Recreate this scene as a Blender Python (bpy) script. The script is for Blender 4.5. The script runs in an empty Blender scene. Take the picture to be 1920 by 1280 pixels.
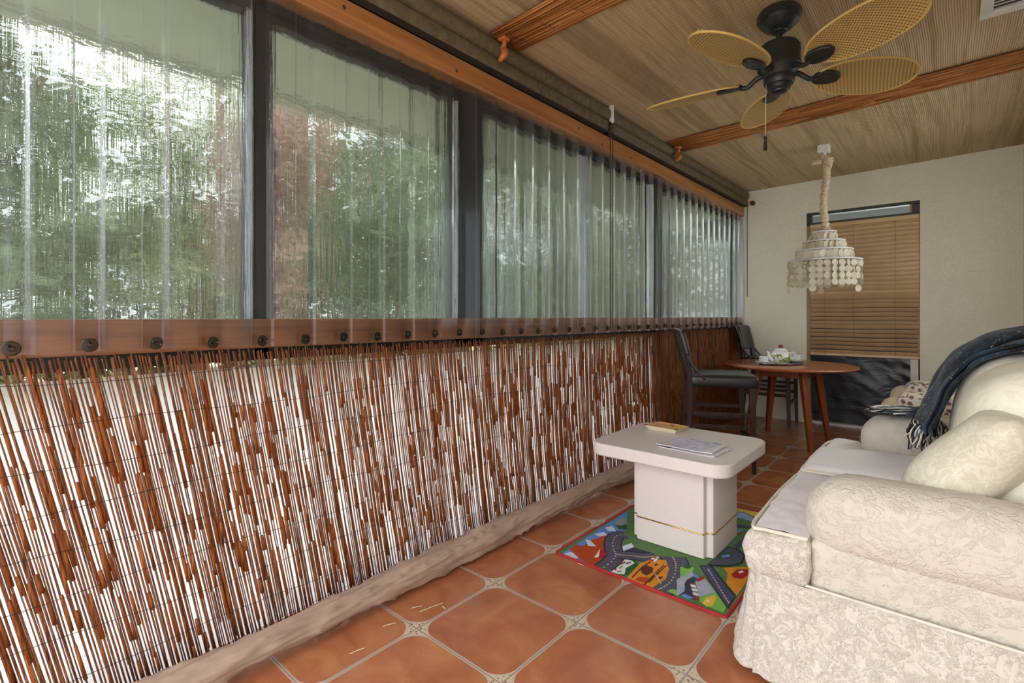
import bpy, bmesh, math, random
from mathutils import Vector, Matrix, noise
random.seed(7)
C = bpy.context.scene.collection
PI = math.pi
sin, cos = math.sin, math.cos

# ------------------------------------------------------------------ node helpers
def lin(r, g, b):
    def f(v):
        v /= 255.0
        return v / 12.92 if v <= .04045 else ((v + .055) / 1.055) ** 2.4
    return (f(r), f(g), f(b), 1.0)

class G:
    def __init__(s, name):
        s.m = bpy.data.materials.new(name); s.m.use_nodes = True
        s.nt = s.m.node_tree; s.b = s.nt.nodes['Principled BSDF']
        s.out = s.nt.nodes['Material Output']; s._tc = None
    def n(s, typ, ins=None, **props):
        x = s.nt.nodes.new('ShaderNode' + typ)
        for k, v in props.items(): setattr(x, k, v)
        for k, v in (ins or {}).items(): s.put(x.inputs[k], v)
        return x
    def put(s, sock, v):
        if isinstance(v, bpy.types.NodeSocket): s.nt.links.new(v, sock)
        else: sock.default_value = v
    def tc(s, k='Object'):
        if s._tc is None: s._tc = s.n('TexCoord')
        return s._tc.outputs[k]
    def map(s, scale=(1, 1, 1), rot=(0, 0, 0), loc=(0, 0, 0), vec=None):
        return s.n('Mapping', {'Vector': vec or s.tc(), 'Scale': scale, 'Rotation': rot, 'Location': loc}).outputs[0]
    def noise(s, scale, detail=3, rough=.5, dist=0, vec=None, out=0):
        return s.n('TexNoise', {'Vector': vec or s.tc(), 'Scale': scale, 'Detail': detail, 'Roughness': rough, 'Distortion': dist}).outputs[out]
    def vor(s, scale, vec=None, out=0, **p):
        return s.n('TexVoronoi', {'Vector': vec or s.tc(), 'Scale': scale}, **p).outputs[out]
    def wave(s, scale, axis='X', dist=0, vec=None, dscale=1):
        return s.n('TexWave', {'Vector': vec or s.tc(), 'Scale': scale, 'Distortion': dist, 'Detail': 1, 'Detail Scale': dscale}, bands_direction=axis).outputs[1]
    def math(s, op, a, b=0.0, c=0.0, clamp=False):
        x = s.n('Math', operation=op, use_clamp=clamp)
        for i, v in enumerate((a, b, c)): s.put(x.inputs[i], v)
        return x.outputs[0]
    def mix(s, f, a, b, mode='MIX'):
        x = s.n('Mix', data_type='RGBA', blend_type=mode)
        s.put(x.inputs[0], f); s.put(x.inputs[6], a); s.put(x.inputs[7], b)
        return x.outputs[2]
    def ramp(s, f, stops, interp='LINEAR'):
        x = s.n('ValToRGB', {'Fac': f}); r = x.color_ramp; r.interpolation = interp
        while len(r.elements) < len(stops): r.elements.new(.5)
        for e, (p, c) in zip(r.elements, stops):
            e.position = p; e.color = c if len(c) == 4 else (*c, 1)
        return x.outputs[0]
    def bump(s, h, strength=.5, dist=.01):
        s.put(s.b.inputs['Normal'], s.n('Bump', {'Height': h, 'Strength': strength, 'Distance': dist}).outputs[0])
    def set(s, **k):
        N = {'col': 'Base Color', 'rough': 'Roughness', 'metal': 'Metallic', 'spec': 'Specular IOR Level', 'trans': 'Transmission Weight', 'coat': 'Coat Weight', 'sheen': 'Sheen Weight', 'ior': 'IOR', 'sss': 'Subsurface Weight'}
        for a, v in k.items(): s.put(s.b.inputs[N[a]], v)
        return s
    def surf(s, sh): s.nt.links.new(sh, s.out.inputs[0])

def simple(name, rgb, rough=.5, metal=0, spec=.5, var=.12, vs=8, bump=0, bs=60, bd=.003, **k):
    g = G(name); c = lin(*rgb)
    v = g.noise(vs, 4, .6)
    lo = tuple(x * (1 - var) for x in c[:3]) + (1,); hi = tuple(min(1, x * (1 + var)) for x in c[:3]) + (1,)
    g.set(col=g.ramp(v, [(.3, lo), (.7, hi)]), rough=rough, metal=metal, spec=spec, **k)
    if bump: g.bump(g.noise(bs, 4), bump, bd)
    return g.m

def wood(name, dark, light, axis='Y', scale=1.0, rough=.45, grain=60):
    g = G(name)
    sc = {'X': (.6, grain * .25, grain * .25), 'Y': (grain * .25, .6, grain * .25), 'Z': (grain * .25, grain * .25, .6)}[axis]
    v = g.noise(2.2 * scale, 6, .6, .6, vec=g.map(scale=sc))
    g.set(col=g.ramp(v, [(.3, lin(*dark)), (.7, lin(*light))]), rough=rough)
    g.bump(v, .12, .002)
    return g.m

# ------------------------------------------------------------------ mesh helpers
ORG = {}
class M:
    def __init__(s): s.bm = bmesh.new(); s.mi = 0
    def face(s, vs):
        try:
            f = s.bm.faces.new(vs); f.material_index = s.mi; return f
        except ValueError: return None
    def box(s, x0, x1, y0, y1, z0, z1, mat=None):
        v = [Vector((x, y, z)) for x in (x0, x1) for y in (y0, y1) for z in (z0, z1)]
        if mat is not None: v = [mat @ p for p in v]
        v = [s.bm.verts.new(p) for p in v]
        for q in ((0, 1, 3, 2), (4, 6, 7, 5), (0, 4, 5, 1), (2, 3, 7, 6), (0, 2, 6, 4), (1, 5, 7, 3)): s.face([v[i] for i in q])
        return s
    def bar(s, a, b, w, d=None, w2=None, d2=None, up=(0, 0, 1)):
        """tapered rectangular bar from a to b"""
        a, b = Vector(a), Vector(b); d = d or w; w2 = w2 or w; d2 = d2 or d
        t = (b - a).normalized(); u = Vector(up)
        if abs(t.dot(u)) > .95: u = Vector((1, 0, 0))
        x = u.cross(t).normalized(); y = t.cross(x)
        r = []
        for p, ww, dd in ((a, w, d), (b, w2, d2)):
            r.append([s.bm.verts.new(p + x * (sx * ww / 2) + y * (sy * dd / 2)) for sx, sy in ((-1, -1), (1, -1), (1, 1), (-1, 1))])
        for i in range(4): s.face([r[0][i], r[0][(i + 1) % 4], r[1][(i + 1) % 4], r[1][i]])
        s.face(r[0][::-1]); s.face(r[1]); return s
    def tube(s, pts, r, seg=8, cap=True, closed=False, rfn=None):
        pts = [Vector(p) for p in pts]; n = len(pts)
        rs = r if isinstance(r, (list, tuple)) else [r] * n
        t0 = ((pts[1] - pts[0])).normalized(); up = Vector((0, 0, 1)) if abs(t0.z) < .9 else Vector((1, 0, 0))
        x = up.cross(t0).normalized(); rings = []
        for i in range(n):
            if closed: t = (pts[(i + 1) % n] - pts[i - 1]).normalized()
            else: t = (pts[min(i + 1, n - 1)] - pts[max(i - 1, 0)]).normalized()
            x = (x - t * x.dot(t)).normalized(); y = t.cross(x); ring = []
            for k in range(seg):
                a = 2 * PI * k / seg; rr = rs[i] * (rfn(i, a) if rfn else 1)
                ring.append(s.bm.verts.new(pts[i] + (x * cos(a) + y * sin(a)) * rr))
            rings.append(ring)
        m = n if closed else n - 1
        for i in range(m):
            p, q = rings[i], rings[(i + 1) % n]
            for k in range(seg): s.face([p[k], p[(k + 1) % seg], q[(k + 1) % seg], q[k]])
        if cap and not closed: s.face(rings[0][::-1]); s.face(rings[-1])
        return s
    def lathe(s, prof, c=(0, 0, 0), seg=24, mat=None):
        c = Vector(c); rings = []
        for r, z in prof:
            if r < 1e-6: rings.append([s.bm.verts.new(c + Vector((0, 0, z)))])
            else: rings.append([s.bm.verts.new(c + Vector((r * cos(2 * PI * k / seg), r * sin(2 * PI * k / seg), z))) for k in range(seg)])
        for a, b in zip(rings, rings[1:]):
            for k in range(seg):
                k2 = (k + 1) % seg
                if len(a) == 1 and len(b) == 1: continue
                if len(a) == 1: s.face([a[0], b[k2], b[k]])
                elif len(b) == 1: s.face([a[k], a[k2], b[0]])
                else: s.face([a[k], a[k2], b[k2], b[k]])
        return s
    def grid(s, nu, nv, fn, closeu=False):
        v = [[s.bm.verts.new(fn(i / nu, j / nv)) for j in range(nv + 1)] for i in range(nu + (0 if closeu else 1))]
        L = len(v)
        for i in range(nu):
            for j in range(nv): s.face([v[i][j], v[(i + 1) % L][j], v[(i + 1) % L][j + 1], v[i][j + 1]])
        return s
    def soft(s, c, size, r, n=(10, 10, 10), fn=None):
        """rounded box with a free deformation fn(q, unit) -> q in local coordinates"""
        c = Vector(c); h = Vector(size) / 2; rr = min(r, *h); inner = Vector([max(a - rr, 0) for a in h])
        vm = {}
        def ev(k, N):  # denser near the edges
            t = 2 * k / N - 1
            return math.copysign(1 - (1 - abs(t)) ** 1.35, t)
        def V(i, j, k):
            key = (i, j, k)
            if key not in vm:
                p = Vector((ev(i, n[0]), ev(j, n[1]), ev(k, n[2])))
                q = Vector((p.x * h.x, p.y * h.y, p.z * h.z))
                cl = Vector([max(-a, min(a, b)) for a, b in zip(inner, q)])
                d = q - cl
                if d.length > 1e-9: q = cl + d.normalized() * rr
                if fn: q = fn(q, Vector((q.x / h.x, q.y / h.y, q.z / h.z)))
                vm[key] = s.bm.verts.new(c + q)
            return vm[key]
        a, b, e = n
        for i in range(a):
            for j in range(b):
                s.face([V(i, j, 0), V(i, j + 1, 0), V(i + 1, j + 1, 0), V(i + 1, j, 0)])
                s.face([V(i, j, e), V(i + 1, j, e), V(i + 1, j + 1, e), V(i, j + 1, e)])
        for i in range(a):
            for k in range(e):
                s.face([V(i, 0, k), V(i + 1, 0, k), V(i + 1, 0, k + 1), V(i, 0, k + 1)])
                s.face([V(i, b, k), V(i, b, k + 1), V(i + 1, b, k + 1), V(i + 1, b, k)])
        for j in range(b):
            for k in range(e):
                s.face([V(0, j, k), V(0, j, k + 1), V(0, j + 1, k + 1), V(0, j + 1, k)])
                s.face([V(a, j, k), V(a, j + 1, k), V(a, j + 1, k + 1), V(a, j, k + 1)])
        return s
    def prism(s, poly, z0, z1):
        a = [s.bm.verts.new((x, y, z0)) for x, y in poly]; b = [s.bm.verts.new((x, y, z1)) for x, y in poly]
        n = len(poly)
        for i in range(n): s.face([a[i], a[(i + 1) % n], b[(i + 1) % n], b[i]])
        s.face(a[::-1]); s.face(b); return s
    def build(s, name, mat, parent=None, smooth=40, bevel=0, recalc=True, subsurf=0):
        if recalc: bmesh.ops.recalc_face_normals(s.bm, faces=s.bm.faces)
        o0 = ORG.get(parent.name, Vector()) if parent else Vector()
        if o0.length: bmesh.ops.translate(s.bm, verts=s.bm.verts, vec=-o0)
        me = bpy.data.meshes.new(name); s.bm.to_mesh(me); s.bm.free()
        for m in (mat if isinstance(mat, (list, tuple)) else [mat]): me.materials.append(m)
        o = bpy.data.objects.new(name, me); C.objects.link(o)
        if parent: o.parent = parent; ORG[o.name] = o0
        if smooth:
            for p in me.polygons: p.use_smooth = True
            if smooth < 180:
                try: me.set_sharp_from_angle(angle=math.radians(smooth))
                except Exception: pass
        if bevel:
            b = o.modifiers.new('Bevel', 'BEVEL'); b.width = bevel; b.segments = 2; b.limit_method = 'ANGLE'; b.angle_limit = math.radians(40)
        if subsurf:
            q = o.modifiers.new('Sub', 'SUBSURF'); q.levels = q.render_levels = subsurf
        return o

def tag(o, label, cat, group=None, kind=None):
    o['label'] = label; o['category'] = cat
    if group: o['group'] = group
    if kind: o['kind'] = kind
    return o
def thing(name, label, cat, loc=(0, 0, 0), group=None):
    o = bpy.data.objects.new(name, None); C.objects.link(o); o.location = loc; o.empty_display_size = .05
    ORG[o.name] = Vector(loc)
    return tag(o, label, cat, group)
def structure(o, label=None, cat=None):
    o['kind'] = 'structure'
    if label: o['label'] = label
    if cat: o['category'] = cat
    return o
def copy_tree(o, parent=None):
    c = o.copy(); C.objects.link(c); c.parent = parent
    for ch in [x for x in C.objects if x.parent == o]: copy_tree(ch, c)
    return c
def fbm(p, sc, seed=0): return noise.noise(Vector(p) * sc + Vector((seed, seed * 1.7, seed * .3)))
def lerp(a, b, t): return a + (b - a) * t
def path_at(pts, t):
    n = len(pts) - 1; x = min(max(t, 0), 1) * n; i = min(int(x), n - 1); f = x - i
    p = [Vector(pts[max(0, min(n, k))]) for k in (i - 1, i, i + 1, i + 2)]
    return .5 * ((2 * p[1]) + (p[2] - p[0]) * f + (2 * p[0] - 5 * p[1] + 4 * p[2] - p[3]) * f * f + (3 * p[1] - p[0] - 3 * p[2] + p[3]) * f ** 3)

# ------------------------------------------------------------------ dimensions
EYE = 1.10
XL, XR, YB, YF = -1.78, .45, 5.95, -.7       # left (window) wall, right wall, back wall, open end
def ceil_z(x): return 2.487 + .021 * (x + 1.78)

# ------------------------------------------------------------------ materials
def mat_tile():
    g = G('terracotta_tile'); S = .402; X0, Y0 = -1.417, 1.1096
    sep = g.n('SeparateXYZ', {'Vector': g.tc()})
    fx = g.math('DIVIDE', g.math('SUBTRACT', sep.outputs[0], X0), S); fy = g.math('DIVIDE', g.math('SUBTRACT', sep.outputs[1], Y0), S)
    def dist(f): return g.math('SUBTRACT', .5, g.math('ABSOLUTE', g.math('SUBTRACT', g.math('FRACT', f), .5)))
    dx, dy = dist(fx), dist(fy); R = .2
    ax = g.math('MAXIMUM', g.math('SUBTRACT', R, dx), 0); ay = g.math('MAXIMUM', g.math('SUBTRACT', R, dy), 0)
    rad = g.math('SQRT', g.math('ADD', g.math('MULTIPLY', ax, ax), g.math('MULTIPLY', ay, ay)))
    # the corner ornament begins where the rounded tile corner ends
    both = g.math('MULTIPLY', g.math('LESS_THAN', dx, R), g.math('LESS_THAN', dy, R))
    corner = g.math('MULTIPLY', both, g.math('GREATER_THAN', rad, R - .015))
    inner = g.math('MULTIPLY', both, g.math('GREATER_THAN', rad, R + .006))
    mn = g.math('MINIMUM', dx, dy)
    line = g.math('LESS_THAN', mn, .017); groove = g.math('LESS_THAN', mn, .006)
    cell = g.n('CombineXYZ', {0: g.math('FLOOR', fx), 1: g.math('FLOOR', fy)}).outputs[0]
    rnd = g.n('TexWhiteNoise', {'Vector': cell}).outputs[0]
    off = g.n('VectorMath', {0: g.tc(), 1: g.n('VectorMath', {0: cell, 1: (3.1, 7.7, 1.3)}, operation='MULTIPLY').outputs[0]}, operation='ADD').outputs[0]
    cloud = g.noise(5.0, 5, .6, .8, vec=off); fine = g.noise(60, 3, .6)
    base = g.ramp(cloud, [(.25, lin(146, 84, 54)), (.5, lin(176, 110, 72)), (.75, lin(194, 136, 90))])
    base = g.mix(g.math('MULTIPLY', rnd, .25), base, lin(165, 98, 74))
    base = g.mix(g.math('MULTIPLY', fine, .07), base, lin(120, 62, 40))
    orn = g.ramp(g.vor(95, out=0), [(.25, lin(128, 88, 58)), (.42, lin(205, 190, 165))])
    c = g.mix(line, base, lin(190, 174, 158)); c = g.mix(corner, c, lin(196, 182, 164)); c = g.mix(inner, c, orn)
    c = g.mix(groove, c, lin(150, 140, 130))
    g.set(col=c, rough=g.math('ADD', .2, g.math('MULTIPLY', cloud, .08)), spec=.5)
    h = g.math('SUBTRACT', g.math('MULTIPLY', cloud, .25), g.math('MULTIPLY', line, 1.0))
    g.bump(h, .25, .004)
    return g.m
def mat_ceiling():
    g = G('matchstick_mat')
    v = g.map(scale=(1, .03, 1), vec=g.n('VectorMath', {0: g.tc(), 1: g.n('VectorMath', {0: g.noise(1.1, 2, out=1), 1: (.05, 0, 0)}, operation='MULTIPLY').outputs[0]}, operation='ADD').outputs[0])
    big = g.noise(9, 2, vec=v); mid = g.noise(70, 2, vec=v); st = g.wave(33, 'X', .3, vec=v)
    cross = g.wave(11, 'Y', 0)
    c = g.ramp(mid, [(.25, lin(178, 150, 108)), (.5, lin(212, 186, 140)), (.8, lin(228, 206, 162))])
    c = g.mix(g.ramp(big, [(.56, (0, 0, 0)), (.66, (.55, .55, .55))]), c, lin(120, 100, 74))
    c = g.mix(g.ramp(st, [(.0, (.7, .7, .7)), (.45, (0, 0, 0))]), c, lin(86, 66, 42))
    c = g.mix(g.ramp(cross, [(.0, (.35, .35, .35)), (.06, (0, 0, 0))]), c, lin(95, 74, 50))
    c = g.mix(g.math('MULTIPLY', g.noise(.9, 2), .35), c, lin(196, 152, 116))
    g.set(col=c, rough=.6); g.bump(g.math('ADD', st, g.math('MULTIPLY', mid, .5)), .5, .004)
    return g.m
def mat_stucco(name, rgb):
    g = G(name); c = lin(*rgb)
    a = g.noise(5, 4, .6, 1.5); b = g.noise(22, 5, .6, 2.0)
    g.set(col=g.mix(a, tuple(x * .93 for x in c[:3]) + (1,), c), rough=.75, spec=.25)
    h = g.math('ADD', g.math('MULTIPLY', g.ramp(b, [(.45, (0, 0, 0)), (.62, (1, 1, 1))]), 1.0), g.math('MULTIPLY', g.noise(120, 2), .3))
    g.bump(h, .5, .005); return g.m
def mat_glass():
    g = G('window_glass')
    fr = g.n('Fresnel', {'IOR': 1.45}).outputs[0]
    t = g.n('BsdfTransparent', {'Color': (.93, .97, .95, 1)}); gl = g.n('BsdfGlossy', {'Roughness': .02})
    g.surf(g.n('MixShader', {0: g.math('MULTIPLY', fr, .7), 1: t.outputs[0], 2: gl.outputs[0]}).outputs[0]); return g.m
def mat_plastic():
    g = G('clear_corrugated_plastic')
    n1 = g.noise(110, 2, .5, .2, vec=g.map(scale=(1, 1, .035))); n2 = g.noise(70, 2, .5, vec=g.map(scale=(1, .3, 1)))
    n3 = g.noise(14, 2, .5, vec=g.map(scale=(1, 1, .5)))
    bn = g.n('Bump', {'Height': g.math('ADD', g.math('ADD', n1, g.math('MULTIPLY', n2, .55)), g.math('MULTIPLY', n3, 1.2)), 'Strength': 1.0, 'Distance': .010}).outputs[0]
    t = g.n('BsdfTransparent', {'Color': (.88, .9, .9, 1)})
    r = g.n('BsdfRefraction', {'Color': (.88, .9, .9, 1), 'IOR': 1.08, 'Roughness': .015, 'Normal': bn})
    gl = g.n('BsdfGlossy', {'Roughness': .10, 'Color': (.93, .93, 1, 1)})
    df = g.n('BsdfTranslucent', {'Color': (.8, .8, .88, 1)}); d2 = g.n('BsdfDiffuse', {'Color': (.78, .78, .88, 1)})
    a = g.n('MixShader', {0: .72, 1: t.outputs[0], 2: r.outputs[0]}).outputs[0]
    hz = g.n('MixShader', {0: .35, 1: df.outputs[0], 2: d2.outputs[0]}).outputs[0]
    edge = g.n('LayerWeight', {'Blend': .5}).outputs[1]
    a = g.n('MixShader', {0: g.math('ADD', .025, g.math('MULTIPLY', g.math('POWER', edge, 3), .75), clamp=True), 1: a, 2: hz}).outputs[0]
    fr = g.n('Fresnel', {'IOR': 1.45}).outputs[0]
    g.surf(g.n('MixShader', {0: g.math('MULTIPLY', fr, .9), 1: a, 2: gl.outputs[0]}).outputs[0]); return g.m
def translucent_mat(name, col_ramp, fac=.35, rough=.5, bump=None):
    g = G(name); c = col_ramp(g)
    g.set(col=c, rough=rough, spec=.3)
    tr = g.n('BsdfTranslucent', {'Color': c})
    g.surf(g.n('MixShader', {0: fac, 1: g.b.outputs[0], 2: tr.outputs[0]}).outputs[0])
    if bump: bump(g)
    return g.m
def reed_cols(dark, mid, light):
    def f(g):
        a = g.noise(1.0, 3, .6, vec=g.map(scale=(150, 150, 3.0)))
        return g.ramp(a, [(.28, lin(*dark)), (.5, lin(*mid)), (.74, lin(*light))])
    return f
def mat_sofa(name, rgb, bs=.55, scale=26, thr=.5):
    g = G(name); c = lin(*rgb)
    a = g.noise(scale, 3, .5, 2.2); b = g.noise(scale * .5, 2, .5, 3.0)
    band = g.math('SUBTRACT', 1, g.math('MULTIPLY', g.math('ABSOLUTE', g.math('SUBTRACT', a, thr)), 9, clamp=True), clamp=True)
    leaf = g.math('MULTIPLY', band, g.ramp(b, [(.4, (0, 0, 0)), (.55, (1, 1, 1))]))
    weave = g.noise(420, 1)
    g.set(col=g.mix(g.math('MULTIPLY', leaf, .2), c, tuple(min(1, x * 1.06) for x in c[:3]) + (1,)), rough=.7, spec=.3, sheen=.1)
    g.bump(g.math('ADD', leaf, g.math('MULTIPLY', weave, .12)), bs, .005); return g.m
def mat_damask(name, rgb1, rgb2, scale=14):
    g = G(name)
    a = g.noise(scale, 3, .5, 3.0)
    f = g.ramp(a, [(.47, (0, 0, 0)), (.52, (1, 1, 1))])
    g.set(col=g.mix(f, lin(*rgb1), lin(*rgb2)), rough=g.math('ADD', .35, g.math('MULTIPLY', f, .35)), spec=.4, sheen=.1)
    g.bump(g.math('ADD', f, g.math('MULTIPLY', g.noise(350, 1), .2)), .18, .003); return g.m
def mat_floral():
    g = G('floral_fabric')
    d = g.vor(38, out=0); k = g.noise(12, 2)
    spots = g.math('MULTIPLY', g.ramp(d, [(.42, (1, 1, 1)), (.5, (0, 0, 0))]), g.ramp(k, [(.46, (0, 0, 0)), (.52, (1, 1, 1))]))
    hue = g.ramp(g.noise(30, 2), [(.4, lin(120, 70, 62)), (.55, lin(110, 112, 86)), (.7, lin(92, 92, 100))])
    g.set(col=g.mix(spots, lin(214, 200, 184), hue), rough=.75); return g.m
def mat_throw():
    g = G('navy_throw_fabric')
    a = g.noise(10, 3, .5, 1.0); b = g.vor(14, out=0)
    c = g.ramp(a, [(.35, lin(14, 20, 30)), (.5, lin(26, 40, 58)), (.64, lin(44, 66, 86))])
    c = g.mix(g.math('MULTIPLY', g.ramp(g.noise(16, 4, .7, 3.5), [(.60, (0, 0, 0)), (.66, (1, 1, 1))]), .8), c, lin(150, 160, 150))
    g.set(col=c, rough=.85, spec=.2, sheen=.15); g.bump(g.noise(260, 2), .5, .004); return g.m
def mat_rattan():
    g = G('woven_rattan')
    sep = g.n('SeparateXYZ', {'Vector': g.tc()})
    u = g.math('MULTIPLY', sep.outputs[0], 2 * PI / .017); v = g.math('MULTIPLY', sep.outputs[1], 2 * PI / .017)
    w = g.math('MULTIPLY', g.math('SINE', g.math('ADD', u, g.math('MULTIPLY', v, .35))), g.math('SINE', v))
    h = g.math('ADD', .5, g.math('MULTIPLY', w, .5))
    c = g.ramp(h, [(.12, lin(122, 92, 48)), (.5, lin(186, 154, 92)), (.9, lin(218, 190, 124))])
    c = g.mix(g.math('MULTIPLY', g.noise(5, 2), .3), c, lin(176, 130, 58))
    g.set(col=c, rough=.5); g.bump(h, .6, .004); return g.m
def mat_shell():
    g = G('capiz_shell'); c = g.ramp(g.noise(20, 2), [(.3, lin(222, 210, 180)), (.7, lin(240, 234, 216))])
    g.set(col=c, rough=.25, spec=.5); tr = g.n('BsdfTranslucent', {'Color': c})
    g.surf(g.n('MixShader', {0: .4, 1: g.b.outputs[0], 2: tr.outputs[0]}).outputs[0]); return g.m
def mat_speckle():
    g = G('white_laminate'); s = g.ramp(g.noise(260, 2), [(.33, (1, 1, 1)), (.40, (0, 0, 0))])
    g.set(col=g.mix(g.math('MULTIPLY', s, .25), lin(226, 217, 212), lin(180, 160, 150)), rough=.35, spec=.45); return g.m
def mat_sheet():
    g = G('white_plastic_sheet'); c = g.ramp(g.noise(3, 3), [(.3, (.80, .79, .82, 1)), (.7, (.9, .89, .9, 1))])
    d = g.n('BsdfDiffuse', {'Color': c}); t = g.n('BsdfTranslucent', {'Color': c})
    a = g.n('MixShader', {0: .8, 1: d.outputs[0], 2: t.outputs[0]}).outputs[0]
    g.surf(g.n('MixShader', {0: .16, 1: a, 2: g.n('BsdfTransparent').outputs[0]}).outputs[0]); return g.m
def mat_teapot():
    g = G('painted_porcelain'); z = g.n('SeparateXYZ', {'Vector': g.tc()}).outputs[2]
    band = g.math('MULTIPLY', g.math('GREATER_THAN', z, .015), g.math('LESS_THAN', z, .085))
    n = g.math('MULTIPLY', g.ramp(g.noise(22, 3), [(.48, (0, 0, 0)), (.54, (1, 1, 1))]), band)
    green = g.ramp(g.noise(60, 2), [(.35, lin(88, 112, 40)), (.55, lin(140, 160, 70)), (.72, lin(222, 218, 190))])
    g.set(col=g.mix(n, lin(232, 230, 226), green), rough=.12, spec=.6); return g.m
def mat_blackplastic():
    g = G('black_plastic_sheet')
    w = g.noise(3, 2, .5, 1.0, vec=g.map(scale=(1.2, 1, 2.6), rot=(0, .5, 0)))
    g.set(col=lin(12, 13, 14), rough=.3, spec=.4); g.bump(w, .12, .05); return g.m

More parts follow.
